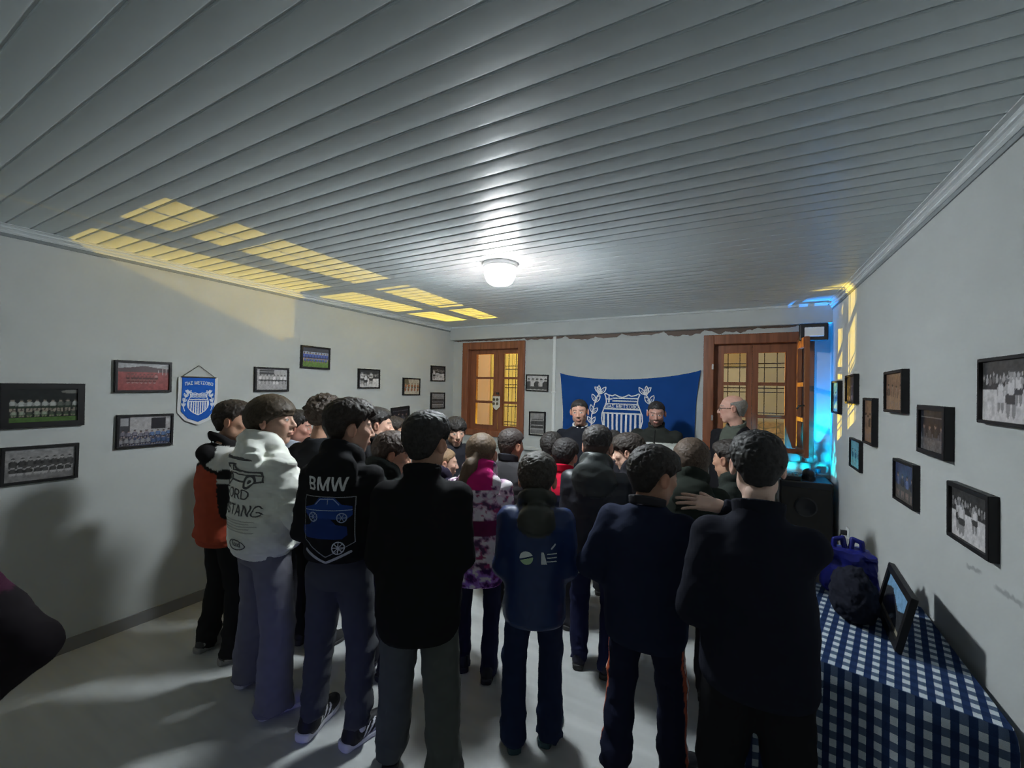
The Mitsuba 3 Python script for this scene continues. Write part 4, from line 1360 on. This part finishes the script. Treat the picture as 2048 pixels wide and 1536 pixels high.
    def hood_fn(self, p):
        h = self.h
        n = self.neck
        k = self.top['hood']
        q = p - (n + np.array([0, -.005, .035]))
        # ring of cloth round the neck, higher at the back
        tilt = q[:, 2] + q[:, 1] * .55
        ring = np.hypot(np.hypot(q[:, 0], q[:, 1] * 1.0) - .078, tilt * .62) - .030 * k
        pouch = ell(p, n + np.array([0, -.105, -.035]), (.125 * k, .058, .105 * k))
        return smin(ring, pouch, .03)

    def make_top(self):
        t = self.top
        if not t:
            return
        fn = self.top_fn()
        self.tfn = fn
        h = self.h
        v, f = nets(fn, (-.60, -.55, t.get('hem', .47) * h - .05), (.60, .60, .97 * h), t.get('res', self.res))
        col = t.get('color', (.02, .02, .02))
        if callable(col):
            C = col(self, v)
        else:
            C = np.tile(np.asarray(col, float), (len(v), 1))
        C = C * (.9 + .2 * meshkit.fbm(v * 30, 2))[:, None]
        self.tkey = self.put(t.get('name', 'jacket'), (v, f), t.get('bsdf', 'cloth'), np.clip(C, 0, 1), t.get('label'))
        if t.get('collar'):
            cc = t['collar']
            ny = self.neck

            def cf(p):
                q = p - (ny + np.array([0, 0, .012]))
                tl = q[:, 2] + q[:, 1] * .35
                r = np.hypot(q[:, 0], q[:, 1])
                d = np.maximum(np.abs(r - .070 - .12 * np.clip(tl, -.02, .06)) - .010, np.abs(tl - .012) - cc.get('high', .034))
                gap = np.maximum(np.abs(q[:, 0]) - .012, -q[:, 1])
                return smax(d, -gap, .006)

            vf = nets(cf, ny - [.16, .16, .09], ny + [.16, .16, .14], .0075)
            put(f'{self.tkey}__collar', trimesh.Trimesh(self.world(vf[0]), vf[1], process=False), t.get('bsdf', 'cloth'), smooth=True, color=np.asarray(cc['color'], float), label=cc.get('label'))

    def decal(self, mesh, color, up, centre_x=0.0, side=-1, name='print', label=None, mat='cloth', off=.0025, turn=0.0, key=None, fn=None):
        """Lays a flat mesh (x right as read, y up) on the garment's back (side -1) or chest (+1), centred at height up."""
        v = np.asarray(mesh.vertices, float)
        x, z, dz = v[:, 0] + centre_x, v[:, 1] + up, v[:, 2]
        # reading from behind: text's x runs along the wearer's x; from the front it is mirrored
        X = x if side < 0 else -x
        P = np.c_[X, np.full(len(v), side * .5), z]
        Nn = np.array([0, -side, 0.0])
        if turn:
            c, s = math.cos(turn), math.sin(turn)
            Rz = np.array([[c, -s, 0], [s, c, 0], [0, 0, 1]])
            P, Nn = P @ Rz.T, Rz @ Nn
        fn = fn or self.tfn
        for _ in range(40):
            P = P + Nn * np.clip(fn(P), -.02, .03)[:, None] * .8
        P = P - Nn * (off + dz)[:, None]
        f = np.asarray(mesh.faces)
        if side > 0:
            f = f[:, ::-1]
        ok = np.abs(P[:, 1]) < .45
        f = f[ok[f].all(1)]
        return put(f'{key or self.tkey}__{name}', trimesh.Trimesh(self.world(P), f, process=False), mat, color=color, smooth=False, label=label)

    # ---- trousers
    def make_legs(self):
        h, w, L = self.h, self.w, self.legs
        r0, r1, r2 = L.get('r', (.088, .066, .060))
        amp = L.get('fold', .008)
        hemz = L.get('hem', .035)
        seed = L.get('seed', 4)
        tab = [(.44 * h, 0, -.006, .080 * h * w, .062 * h), (.50 * h, 0, -.008, .088 * h * w, .068 * h), (.56 * h, 0, -.002, .082 * h * w, .062 * h), (.60 * h, 0, 0, .078 * h * w, .058 * h)]

        def fn(p):
            d = smax(loft(p, tab), np.maximum(.455 * h - p[:, 2], p[:, 2] - .60 * h), .02)
            for i in (0, 1):
                a = self.ank[i].copy()
                a[2] = hemz
                a[1] -= .02
                s = smin(cone(p, self.hip[i] - [0, .004, .02], self.kn[i], r0 * h / 1.65, r1 * h / 1.65), cone(p, self.kn[i], a, r1 * h / 1.65, r2), .02)
                s = smax(s, hemz - p[:, 2], .006)
                d = smin(d, s, .018)
            near = np.abs(d) < .05
            q = p[near]
            low = .45 + 1.3 * np.clip((.34 - q[:, 2]) / .3, 0, 1) + .5 * np.exp(-((q[:, 2] - .28 * h) / .06) ** 2)
            d[near] += amp * 2.6 * low * (body_noise(q, (9, 9, 16), seed) + .7 * body_noise(q @ np.array([[.8, .6, 0], [-.4, .5, .76], [.45, -.6, .65]]).T, (5, 24, 12), seed + 2))
            return d

        v, f = nets(fn, (-.45, -.45, -.01), (.45, .5, .63 * h), L.get('res', self.res * 1.05))
        col = L.get('color', (.02, .02, .025))
        C = col(self, v) if callable(col) else np.tile(np.asarray(col, float), (len(v), 1))
        C = C * (.88 + .24 * meshkit.fbm(v * 26, 2))[:, None]
        self.lfn = fn
        self.lkey = self.put(L.get('name', 'trousers'), (v, f), L.get('bsdf', 'cloth'), np.clip(C, 0, 1), L.get('label'))

    def make_shoes(self):
        S = self.shoes
        sc = S.get('size', .97 if self.h > 1.55 else .9)
        for i in (0, 1):
            M = rotm(self.toe[i] * 1.0)
            o = np.array([self.ank[i][0], self.ank[i][1], 0])

            def tr(v):
                return o + (v * sc) @ M.T

            v, f = SHOE
            C = np.tile(np.asarray(S.get('color', (.02, .02, .02)), float), (len(v), 1))
            if S.get('stripes') is not None:
                t = (v[:, 1] * .9 + (v[:, 2] - .03) * -.8)
                on = (np.abs(v[:, 0]) > .024) & (v[:, 2] > .026) & (v[:, 2] < .075) & (((t + .012) % .026) < .012) & (v[:, 1] > -.005) & (v[:, 1] < .085)
                C[on] = S['stripes']
            if S.get('heel') is not None:
                C[v[:, 1] < -.062] = S['heel']
            k = self.put('shoe', (tr(v), f), 'matt_paint', C)
            v, f = SOLE
            put(f'{k}__sole', trimesh.Trimesh(self.world(tr(v)), f, process=False), 'matt_paint', smooth=True, color=np.asarray(S.get('sole', (.03, .03, .03)), float))
            if S.get('sock') is not None:
                vf = nets(lambda p: smax(cone(p, self.ank[i] + [0, -.018, 0], self.ank[i] + [0, -.012, .12], .040, .043), np.maximum(p[:, 2] - .17, .045 - p[:, 2]), .004), self.ank[i] - [.09, .1, .06], self.ank[i] + [.09, .1, .14], .008)
                put(f'{self.key}__sock', trimesh.Trimesh(self.world(vf[0]), vf[1], process=False), 'cloth', smooth=True, color=np.asarray(S['sock'], float))

# ------------------------------------------------------------------ the people
BLK, DRK, BRN = (.014, .012, .011), (.020, .015, .012), (.050, .032, .020)
SK1, SK2, SK3 = (.52, .30, .21), (.44, .25, .17), (.56, .34, .25)


def orange_color(self, v):
    h = self.h
    C = np.tile([.36, .065, .035], (len(v), 1))
    ax = np.abs(v[:, 0])
    yoke = v[:, 2] - (.735 * h + .30 * (.20 - ax) * (ax < .3))
    C[(yoke > 0)] = [.60, .60, .58]
    C[np.abs(yoke) < .010] = [.012, .012, .013]
    for i in (0, 1):
        ab = self.el[i] - self.sh[i]
        t = ((v - self.sh[i]) @ ab) / (ab @ ab)
        dist = np.linalg.norm(v - self.sh[i] - np.clip(t, 0, 1)[:, None] * ab, axis=1)
        on = (dist < .10) & (np.abs(v[:, 0]) > .16)
        C[on & (t > .0) & (t < .22)] = [.60, .60, .58]
        C[on & (t > .22) & (t < .42)] = [.012, .012, .013]
        C[on & (t > .42) & (t < .52)] = [.60, .60, .58]
        C[on & (t > .52)] = [.012, .012, .013]
    C[self.hood_fn(v) < .008] = [.012, .011, .012]
    return C


orange = Person('person in a rust orange jacket with white shoulders and black hood by the left wall', (-2.945, 1.53), 1.62, 8, look=(38, 6, 0), hair=('crop', DRK, 1), skin=SK2,
                top=dict(name='jacket', hem=.445, ease=.045, sleeve=.055, hood=.62, color=orange_color, fold=.010, seed=3, res=.009, rib=1), legs=dict(color=(.014, .014, .015), fold=.012, r=(.088, .070, .062), seed=8),
                shoes=dict(color=(.30, .29, .28), sole=(.25, .25, .25), heel=(.05, .05, .05)), arms=('front', 'front'), stance=((-.14, -.02, -.3), (.14, .03, .2)))

white = Person('person in an oversized white hooded sweatshirt with printed back and wide pale jeans', (-2.352, 1.44), 1.665, 8, look=(48, -3, 0), hair=('bowl', (.034, .024, .015), 2), skin=SK3, hs=1.12,
               top=dict(name='hoodie', hem=.485, ease=.050, sleeve=.062, hood=1.2, color=(.76, .77, .71), fold=.034, calm=1, belly=.015, seed=5, res=.0082, rib=1), legs=dict(color=(.15, .15, .175), fold=.010, r=(.098, .084, .090), seed=2, hem=.03, name='jeans'),
               shoes=dict(color=(.42, .42, .44), sole=(.5, .5, .5)), arms=(((.03, .20, .60), (.6, -.35, -.6)), ((.08, .20, .615), (.75, -.35, -.5))), stance=((-.18, .02, -.35), (.19, .0, .15)))


def flat_text(t, hgt, bold=False, shear=0.0, width=None, edge=.012):
    m = meshkit.text_mesh(t, hgt, .0012, bold)
    v = m.vertices.copy()
    if width:
        v[:, 0] *= width / m.bounds[1, 0]
    v[:, 0] += shear * v[:, 1]
    v[:, 0] -= (v[:, 0].min() + v[:, 0].max()) / 2
    return refine(trimesh.Trimesh(v, m.faces, process=False), edge)


def shp(s, edge=.012, d=.0012):
    return flat_poly(s, d, edge=edge)


INK = [.10, .10, .10]
white.decal(flat_text('FORD', .052, width=.24), INK, 1.145, .01, name='lettering', off=.002)
white.decal(flat_text('MUSTANG', .056, width=.36), INK, 1.06, .01, name='lettering', off=.002)
car = LineString([(-.17, .0), (-.175, .03), (-.12, .045), (-.07, .085), (.02, .09), (.07, .055), (.15, .05), (.175, .03), (.17, .005), (.135, 0)]).buffer(.0045)
car = shapely.union_all([car, LineString([(-.06, 0), (.06, 0)]).buffer(.004), Point(-.105, .002).buffer(.036) - Point(-.105, .002).buffer(.024), Point(.10, .002).buffer(.036) - Point(.10, .002).buffer(.024), Point(-.105, .002).buffer(.010), Point(.10, .002).buffer(.010),
                         LineString([(-.06, .05), (-.04, .078), (.015, .08), (.05, .053), (-.06, .05)]).buffer(.003), LineString([(-.16, .03), (-.02, .035), (.16, .035)]).buffer(.003), Polygon([(.02, .055), (.04, .055), (.01, .08), (.0, .08)]), LineString([(-.11, .125), (.12, .12)]).buffer(.007)])
white.decal(shp(car), INK, 1.235, .01, name='print', label='dark line drawing of a car', off=.002)
fine = shapely.union_all([sbox(-.15, -.014 * i, .15 - .03 * (i % 2), -.014 * i + .005) for i in range(5)])
white.decal(shp(fine), [.48, .48, .44], 1.03, .01, name='print', off=.002)
ov = affinity.scale(Point(0, 0).buffer(.05, 32), 1.35, .55)
white.decal(shp(ov - ov.buffer(-.005)), INK, .905, .05, name='emblem', off=.002)
white.decal(flat_text('Ford', .026), INK, .896, .05, name='emblem', off=.002)

bmw = Person('person in a black hooded jacket with white letters and blue car on the back', (-1.77, 1.475), 1.655, -24, look=(52, 4, 0), hair=('top', DRK, 3), skin=SK3, hs=1.1, build=.90,
             top=dict(name='hoodie', hem=.545, ease=.035, sleeve=.056, hood=1.05, color=(.010, .010, .011), fold=.012, calm=1, seed=7, res=.0095), legs=dict(color=(.050, .053, .060), fold=.014, r=(.092, .072, .062), seed=11, name='jeans', hem=.10),
             shoes=dict(color=(.014, .014, .016), sole=(.62, .62, .64), stripes=(.66, .66, .68), sock=(.6, .6, .62), size=1.08, heel=(.012, .012, .014)), arms=('front', 'front'), stance=((-.13, .02, .10), (.13, -.02, .55)))
bmw.decal(flat_text('BMW', .066, True, .18, .20), [.62, .62, .62], 1.255, 0, name='lettering', off=.002)
panel = Polygon([(-.125, .10), (.125, .10), (.125, -.12), (.0, -.185), (-.125, -.12)])
bmw.decal(shp(panel - panel.buffer(-.004)), [.22, .23, .25], 1.125, 0, name='print', off=.002)
body = Polygon([(-.115, .0), (-.118, .03), (-.07, .045), (-.045, .078), (.03, .082), (.065, .05), (.112, .04), (.115, .0), (.09, -.02), (-.09, -.02)])
bmw.decal(shp(body), [.02, .05, .22], 1.14, 0, name='print', off=.002, label='blue printed car')
det = shapely.union_all([LineString([(-.06, .047), (-.038, .072), (.026, .075), (.055, .049)]).buffer(.002), LineString([(-.115, .02), (.113, .024)]).buffer(.0018), LineString([(.0, .05), (.0, .075)]).buffer(.002)] + [Point(x, -.012).buffer(.024) - Point(x, -.012).buffer(.019) for x in (-.07, .07)]
                        + [LineString([(x + .018 * math.cos(a), -.012 + .018 * math.sin(a)), (x, -.012)]).buffer(.0015) for x in (-.07, .07) for a in np.arange(0, 6.28, 1.05)])
bmw.decal(shp(det), [.30, .36, .52], 1.14, 0, name='print', off=.0035)
bmw.decal(shp(body, .012), [.015, .035, .15], 1.045, -.02, name='print', off=.002)
wheel = shapely.union_all([Point(0, 0).buffer(.030) - Point(0, 0).buffer(.025)] + [LineString([(.026 * math.cos(a), .026 * math.sin(a)), (0, 0)]).buffer(.002) for a in np.arange(0, 6.28, .785)])
bmw.decal(shp(wheel), [.5, .52, .56], .985, .055, name='emblem', off=.0035, label='pale printed wheel')
chev = LineString([(-.11, .0), (.0, -.05), (.11, .0)]).buffer(.006)
bmw.decal(shp(chev), [.35, .36, .38], .965, 0, name='print', off=.002)

centre = Person('big person in plain black padded jacket and grey green trousers, front centre, back turned', (-1.265, 1.495), 1.61, -32, look=(26, 3, 0), hair=('top', (.017, .015, .014), 4), skin=SK2, hs=1.08, build=.93,
                top=dict(name='jacket', hem=.405, ease=.046, sleeve=.060, color=(.006, .006, .007), fold=.010, belly=.02, neck=.87, seed=9, collar=dict(color=(.008, .008, .009), high=.040)), legs=dict(color=(.066, .073, .068), fold=.012, r=(.100, .082, .072), seed=13, hem=.05),
                shoes=dict(color=(.008, .008, .009), sole=(.012, .012, .012)), arms=('front', 'front'), stance=((-.13, .10, -.1), (.14, -.10, .25)))


def floral(self, v):
    n = meshkit.fbm(v * 24, 3, 4)
    n2 = meshkit.noise(v * 40, 8)
    C = np.tile([.62, .47, .55], (len(v), 1))
    C[n > .52] = [.74, .70, .72]
    C[(n < .44)] = [.26, .13, .24]
    C[(n < .39)] = [.07, .035, .08]
    C[(n2 > .80)] = [.30, .04, .12]
    h = self.h
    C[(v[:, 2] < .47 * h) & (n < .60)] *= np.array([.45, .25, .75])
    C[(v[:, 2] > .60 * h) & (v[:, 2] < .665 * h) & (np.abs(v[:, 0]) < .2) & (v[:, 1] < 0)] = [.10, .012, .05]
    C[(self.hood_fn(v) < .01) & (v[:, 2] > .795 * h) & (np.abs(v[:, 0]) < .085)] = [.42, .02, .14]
    return C


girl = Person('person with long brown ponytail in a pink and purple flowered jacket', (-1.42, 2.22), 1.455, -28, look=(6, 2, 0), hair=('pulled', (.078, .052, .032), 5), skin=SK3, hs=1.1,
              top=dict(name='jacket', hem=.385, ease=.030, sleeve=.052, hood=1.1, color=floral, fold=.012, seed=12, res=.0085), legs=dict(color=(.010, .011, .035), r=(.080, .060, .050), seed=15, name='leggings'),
              shoes=dict(color=(.012, .012, .02), sole=(.02, .02, .03)), arms=('pocket', 'front'), stance=((-.10, .06, -.2), (.09, -.05, .1)))


def pony(p):
    d = cone(p, (-.005, -.105, .01), (-.035, -.135, -.05), .028, .036)
    d = smin(d, cone(p, (-.035, -.135, -.05), (-.095, -.15, -.20), .036, .032), .03)
    d = smin(d, cone(p, (-.095, -.15, -.20), (-.13, -.16, -.33), .032, .010), .03)
    return d + .012 * (meshkit.noise(p * [70, 70, 12], 3) - .5)


pv, pf = nets(pony, (-.2, -.24, -.37), (.08, -.04, .08), .006)
put(f'{girl.key}__hair__ponytail', trimesh.Trimesh(girl.world(girl.ho + (pv * girl.hs) @ girl.HR.T), pf, process=False), 'hair', smooth=True, color=np.array([.078, .052, .032]) * (.5 + meshkit.noise(pv * [90, 90, 14], 6))[:, None], label='long brown ponytail')


def bluejacket(self, v):
    h = self.h
    C = np.tile([.007, .021, .078], (len(v), 1))
    C[self.hood_fn(v) < .008] = [.030, .033, .026]
    return C


blue = Person('person in a dark blue jacket with round green and white logo on the back', (-.90, 1.94), 1.405, -26, look=(8, 3, 0), hair=('crop', (.026, .022, .018), 6), skin=SK2, hs=1.08, build=.92,
              top=dict(name='jacket', hem=.43, ease=.042, sleeve=.054, color=bluejacket, fold=.010, hood=.74, calm=1, seed=17, bsdf='shell_cloth'), legs=dict(color=(.010, .017, .045), fold=.010, r=(.088, .070, .066), seed=18),
              shoes=dict(color=(.012, .045, .055), sole=(.02, .05, .06)), arms=('front', 'front'), stance=((-.11, -.03, -.2), (.10, .02, .35)))
d1 = Point(0, 0).buffer(.032)
up_half = (d1 & Polygon([(-.05, -.012), (.05, .02), (.05, .06), (-.05, .06)]))
lo_half = (d1 & Polygon([(-.05, -.020), (.05, .012), (.05, -.06), (-.05, -.06)]))
blue.decal(shp(up_half), [.66, .70, .68], .955, -.045, name='emblem', off=.002, label='white half of a round logo')
blue.decal(shp(lo_half), [.38, .52, .32], .955, -.045, name='emblem', off=.002, label='green half of a round logo')
mark = shapely.union_all([Polygon([(.0, .03), (.012, .03), (.03, -.028), (.0, -.028)])] + [sbox(.028, .018 - .018 * i, .075, .023 - .018 * i) for i in range(3)] + [LineString([(.05, .045), (.066, .062)]).buffer(.004)])
blue.decal(shp(mark), [.5, .53, .55], .955, .025, name='print', off=.002, label='white letter mark with bars')


def side_stripes(self, v):
    C = np.tile([.009, .011, .028], (len(v), 1))
    for i, s in enumerate((-1, 1)):
        for a, b in ((self.hip[i], self.kn[i]), (self.kn[i], self.ank[i] * [1, 1, 0])):
            t = np.clip(((v - a) @ (b - a)) / ((b - a) @ (b - a)), 0, 1)
            q = v - a - t[:, None] * (b - a)
            on = (q[:, 0] * s > .022) & (v[:, 0] * s > .02) & (v[:, 2] < .55 * self.h)
            C[on & (np.abs(q[:, 1] + .012) < .006)] = [.55, .50, .46]
            C[on & (np.abs(q[:, 1] + .030) < .008)] = [.42, .09, .04]
            C[on & (np.abs(q[:, 1] - .006) < .007)] = [.42, .09, .04]
    return C


navy = Person('person in plain navy jacket and track trousers with orange and white side stripes', (-.365, 1.985), 1.485, 0, look=(42, 8, 0), hair=('fringe', BLK, 7), skin=SK2, hs=1.08, build=1.02,
              top=dict(name='jacket', hem=.43, ease=.040, sleeve=.057, color=(.010, .014, .032), fold=.010, belly=.015, seed=21, collar=dict(color=(.03, .03, .035), high=.02)), legs=dict(color=side_stripes, fold=.010, r=(.090, .074, .068), seed=22, res=.0088, hem=.05),
              shoes=dict(color=(.010, .010, .012), sole=(.5, .5, .5)), arms=('pocket', 'front'), stance=((-.13, -.02, -.35), (.13, .10, .55)))

dark = Person('person in a long dark navy coat, one hand raised, nearest by the checked table', (.06, 1.70), 1.60, -3, look=(-2, 6, 0), hair=('crop', (.013, .012, .012), 8), skin=(.60, .41, .33), hs=.96, build=.88,
              top=dict(name='coat', hem=.475, flare=.02, ease=.034, sleeve=.056, color=(.007, .008, .015), fold=.009, belly=.02, seed=25, neck=.86, collar=dict(color=(.008, .009, .015), high=.03)), legs=dict(color=(.008, .008, .010), fold=.010, r=(.100, .080, .072), seed=26),
              shoes=dict(color=(.008, .008, .009), sole=(.01, .01, .01)), arms=(((.10, .16, .58), (.35, -.6, -.7)), ((-.115, .25, .805), (.9, .2, -.5))), hand='flat', handdir={1: ((-1, .05, .06), (-.15, -.5, .85))}, stance=((-.12, .0, -.1), (.12, -.03, .1)))

fg = Person('person in a maroon and black jacket cut off at the left edge of the view', (-2.17, .26), 1.40, -40, look=(10, 0, 0), hair=('crop', DRK, 9), skin=SK2, top=dict(name='jacket', hem=.50, ease=.05, sleeve=.064, color=lambda s, v: np.where((v[:, 2] > 1.10)[:, None], [[.035, .008, .022]], [[.008, .006, .008]]), seed=31, fold=.008, hood=1.0),
            legs=dict(color=(.008, .008, .009), seed=33), shoes=dict(color=(.01, .01, .01)), arms=('pocket', ((.18, .04, .55), (1, -.1, -.05))))

# the rows further back
S = dict
glasses_boy = Person('person with black hair seen in profile between the white hooded sweatshirt and the left wall', (-3.03, 2.04), 1.535, 20, look=(25, 5, 0), hair=('crop', BLK, 10), skin=(.40, .2, .15), top=S(name='jacket', color=(.012, .012, .014), ease=.03, seed=41, collar=S(color=(.45, .5, .56), high=.04, label='pale blue collar')), legs=S(seed=42), arms=('front', 'front'), res=.013)
curly = Person('person with curly brown hair, shaved at the neck, left of the printed black jacket', (-2.52, 1.90), 1.655, -10, look=(2, 2, 4), hair=('curly', (.030, .022, .017), 11), skin=SK2, hs=1.06, top=S(name='jacket', color=(.009, .010, .012), ease=.035, seed=43, sleeve=.056), legs=S(seed=44, color=(.01, .01, .011)), arms=('front', 'front'), res=.012)
row2 = Person('person with neat short black hair and bare ear, third head right of the white hood', (-2.53, 2.39), 1.565, 15, look=(30, 4, 0), hair=('fade', BLK, 12), skin=SK3, hs=1.08, top=S(name='jacket', color=(.012, .012, .013), ease=.03, seed=45, hood=.9), legs=S(seed=46), arms=('front', 'front'), res=.013)
brown_boy = Person('shorter person with glossy brown hair, between the printed and the plain black jackets', (-1.95, 1.94), 1.45, 0, look=(42, 12, 0), hair=('fringe', (.034, .024, .020), 13), skin=SK2, hs=1.08, top=S(name='jacket', color=(.012, .015, .014), ease=.035, seed=47, hood=1.0), legs=S(seed=48), arms=('front', 'front'), res=.012)
far_left = Person('person with dark hair mostly hidden behind the big plain black jacket', (-2.89, 2.92), 1.45, 20, look=(15, 5, 0), hair=('crop', DRK, 14), skin=SK2, hs=1.06, top=S(name='jacket', color=(.014, .013, .014), ease=.03, seed=49), legs=S(seed=50), arms=('front', 'front'), res=.014)
fringe_boy = Person('person with a straight black fringe facing the viewer, in black under the left window', (-2.42, 3.30), 1.46, 100, look=(28, 10, 0), hair=('fringe', BLK, 15), skin=SK3, hs=1.08, top=S(name='jacket', color=(.012, .012, .016), ease=.04, seed=51, sleeve=.056, collar=S(color=(.05, .05, .055), high=.035)), legs=S(seed=52), arms=('front', 'front'), res=.012)
blond = Person('small child with fair hair and bare ear in front of the boy with the fringe', (-2.12, 2.72), 1.255, 10, look=(38, 6, 0), hair=('short', (.16, .10, .055), 16), skin=SK3, hs=1.0, top=S(name='jacket', color=(.020, .016, .03), ease=.03, seed=53, hood=.9), legs=S(seed=54), arms=('front', 'front'), res=.012)
grey_boy = Person('person in a dark grey jacket just right of the ponytail', (-1.64, 2.98), 1.41, -5, look=(22, 5, 0), hair=('fade', (.028, .022, .020), 17), skin=SK2, hs=1.08, top=S(name='jacket', color=(.035, .034, .037), ease=.035, seed=55, collar=S(color=(.02, .02, .025), high=.03)), legs=S(seed=56), arms=('front', 'front'), res=.012)
whorl_boy = Person('person with short whorled black hair, below the upright photo right of the left window', (-1.46, 3.43), 1.36, -5, look=(5, 10, -5), hair=('crop', BLK, 18), skin=SK2, hs=1.06, top=S(name='jacket', color=(.014, .014, .016), ease=.035, seed=57), legs=S(seed=58), arms=('front', 'front'), res=.013)


def red_top(self, v):
    C = np.tile([.012, .014, .03], (len(v), 1))
    C[v[:, 2] > .72 * self.h] = [.50, .012, .04]
    return C


red_boy = Person('child with a red jacket collar and black hair in front of the left man', (-1.18, 3.0), 1.365, -10, look=(10, 8, 4), hair=('crop', (.016, .014, .014), 19), skin=SK3, hs=1.06, top=S(name='jacket', color=red_top, ease=.035, seed=59, collar=S(color=(.55, .012, .04), high=.03, label='red collar')), legs=S(seed=60), arms=('front', 'front'), res=.012)


def hood_grey(self, v):
    C = np.tile([.012, .014, .020], (len(v), 1))
    C[self.hood_fn(v) < .01] = [.028, .033, .033]
    return C


fade_boy = Person('person with cropped hair and red neckband in a black hooded coat, before the crest', (-.80, 2.62), 1.51, -10, look=(2, 4, 0), hair=('fade', (.022, .019, .018), 20), skin=SK3, hs=1.08, top=S(name='coat', color=hood_grey, ease=.045, seed=61, hood=1.1, sleeve=.056, hem=.42, bsdf='shell_cloth', collar=S(color=(.50, .012, .035), high=.045, label='red neckband')), legs=S(seed=62, color=(.010, .012, .04)), arms=('front', 'front'),
                  shoes=S(color=(.01, .01, .02), sole=(.02, .02, .02)), res=.0105)
left_face = Person('person in profile facing left with a lit pale face, below the man with a goatee', (-.69, 3.2), 1.42, -60, look=(-32, 10, 0), hair=('fringe', (.022, .017, .014), 21), skin=(.62, .40, .30), hs=1.1, top=S(name='jacket', color=(.014, .014, .018), ease=.035, seed=63, hood=.9), legs=S(seed=64), arms=('front', 'front'), res=.012)
hidden = Person('child of whom only black hair shows between two boys below the crest', (-.97, 3.62), 1.39, -5, look=(0, 8, 0), hair=('crop', BLK, 22), skin=SK2, top=S(name='jacket', color=(.014, .014, .018), ease=.03, seed=65), legs=S(seed=66), arms=('front', 'front'), res=.014)
bob_child = Person('person with a smooth brown bob in a dark green jacket, below the right window', (-.25, 2.72), 1.46, -10, look=(10, 2, 0), hair=('bob', (.050, .034, .024), 23), skin=SK3, hs=1.04, top=S(name='jacket', color=(.016, .020, .016), ease=.035, seed=67, hood=.9), legs=S(seed=68), arms=('front', 'front'), res=.012)
hand_child = Person('person with black hair facing left, half hidden behind the long dark coat', (-.03, 3.27), 1.41, -80, look=(20, 5, 0), hair=('crop', (.020, .016, .014), 24), skin=SK2, hs=1.06, top=S(name='jacket', color=(.018, .022, .019), ease=.035, seed=69, hood=.9), legs=S(seed=70), arms=('front', 'front'), res=.012)

man1 = Person('smiling man in a black jumper over a white shirt, left of the crest', (-1.47, 4.22), 1.655, 163, look=(6, 6, 3), hair=('short', (.016, .014, .013), 25), skin=(.54, .30, .22), hs=1.08, build=1.12, beard=.35, top=S(name='jumper', color=(.008, .009, .013), ease=.035, belly=.03, seed=71, collar=S(color=(.62, .62, .62), high=.014, label='white shirt collar')), legs=S(seed=72), arms=('back', 'back'), res=.0115)


def banded(self, v):
    h = self.h
    C = np.tile([.020, .022, .019], (len(v), 1))
    zz = v[:, 2] - .25 * np.maximum(np.abs(v[:, 0]) - .17, 0) * 0
    on = (zz > .690 * h) & (zz < .748 * h)
    C[on] = [.66, .68, .64]
    return C


man2 = Person('man with a goatee and a white band across his dark jacket, right of the crest', (-.77, 4.62), 1.655, 178, look=(-6, 12, 0), hair=('short', (.014, .012, .012), 26), skin=(.44, .24, .19), hs=1.06, build=1.12, beard=.75, top=S(name='jacket', color=banded, ease=.045, sleeve=.060, belly=.02, seed=73, res=.009, collar=S(color=(.02, .022, .019), high=.04)), legs=S(seed=74), arms=('hang', 'hang'), res=.0115)
zp = LineString([(0, -.20), (0, .19)]).buffer(.005)
man2.decal(shp(zp), [.01, .01, .01], 1.17, 0, side=1, name='zip', off=.003)
man2.decal(shp(Point(0, 0).buffer(.014)), [.02, .02, .02], 1.19, .12, side=1, name='emblem', off=.003)
man3 = Person('balding man with glasses in profile, in a black jacket before the right window', (-.03, 4.28), 1.74, -140, look=(48, 4, 0), hair=('balding', (.16, .145, .13), 27), skin=(.56, .32, .25), hs=1.06, build=1.1, top=S(name='jacket', color=lambda s, v: np.where(((np.abs(v[:, 0]) < .06 + .10 * (v[:, 2] - .70 * s.h)) & (v[:, 1] > .03) & (v[:, 2] > .5))[:, None], [[.075, .085, .07]], [[.008, .008, .010]]), ease=.04, sleeve=.058, seed=75, collar=S(color=(.09, .10, .085), high=.03)), legs=S(seed=76), arms=('hang', 'hang'), res=.0115)
# his glasses: two rims, bridge and temples, in head coordinates
gl = []
for s in (-1, 1):
    t = np.linspace(0, 2 * math.pi, 19)
    gl.append(tube(np.c_[s * .031 + .0215 * np.cos(t), .098 - .004 * np.abs(np.cos(t)), .003 + .016 * np.sin(t)], .0018, 6))
    gl.append(tube([(s * .053, .094, .006), (s * .074, .06, .008), (s * .078, -.01, .006)], .0018, 6))
gl.append(tube([(-.0095, .100, .006), (0, .103, .008), (.0095, .100, .006)], .0018, 6))
gm = cat(*gl)
put(f'{man3.key}__glasses', trimesh.Trimesh(man3.world(man3.ho + (gm.vertices * man3.hs) @ man3.HR.T), gm.faces, process=False), 'frame_black', label='dark rimmed glasses')
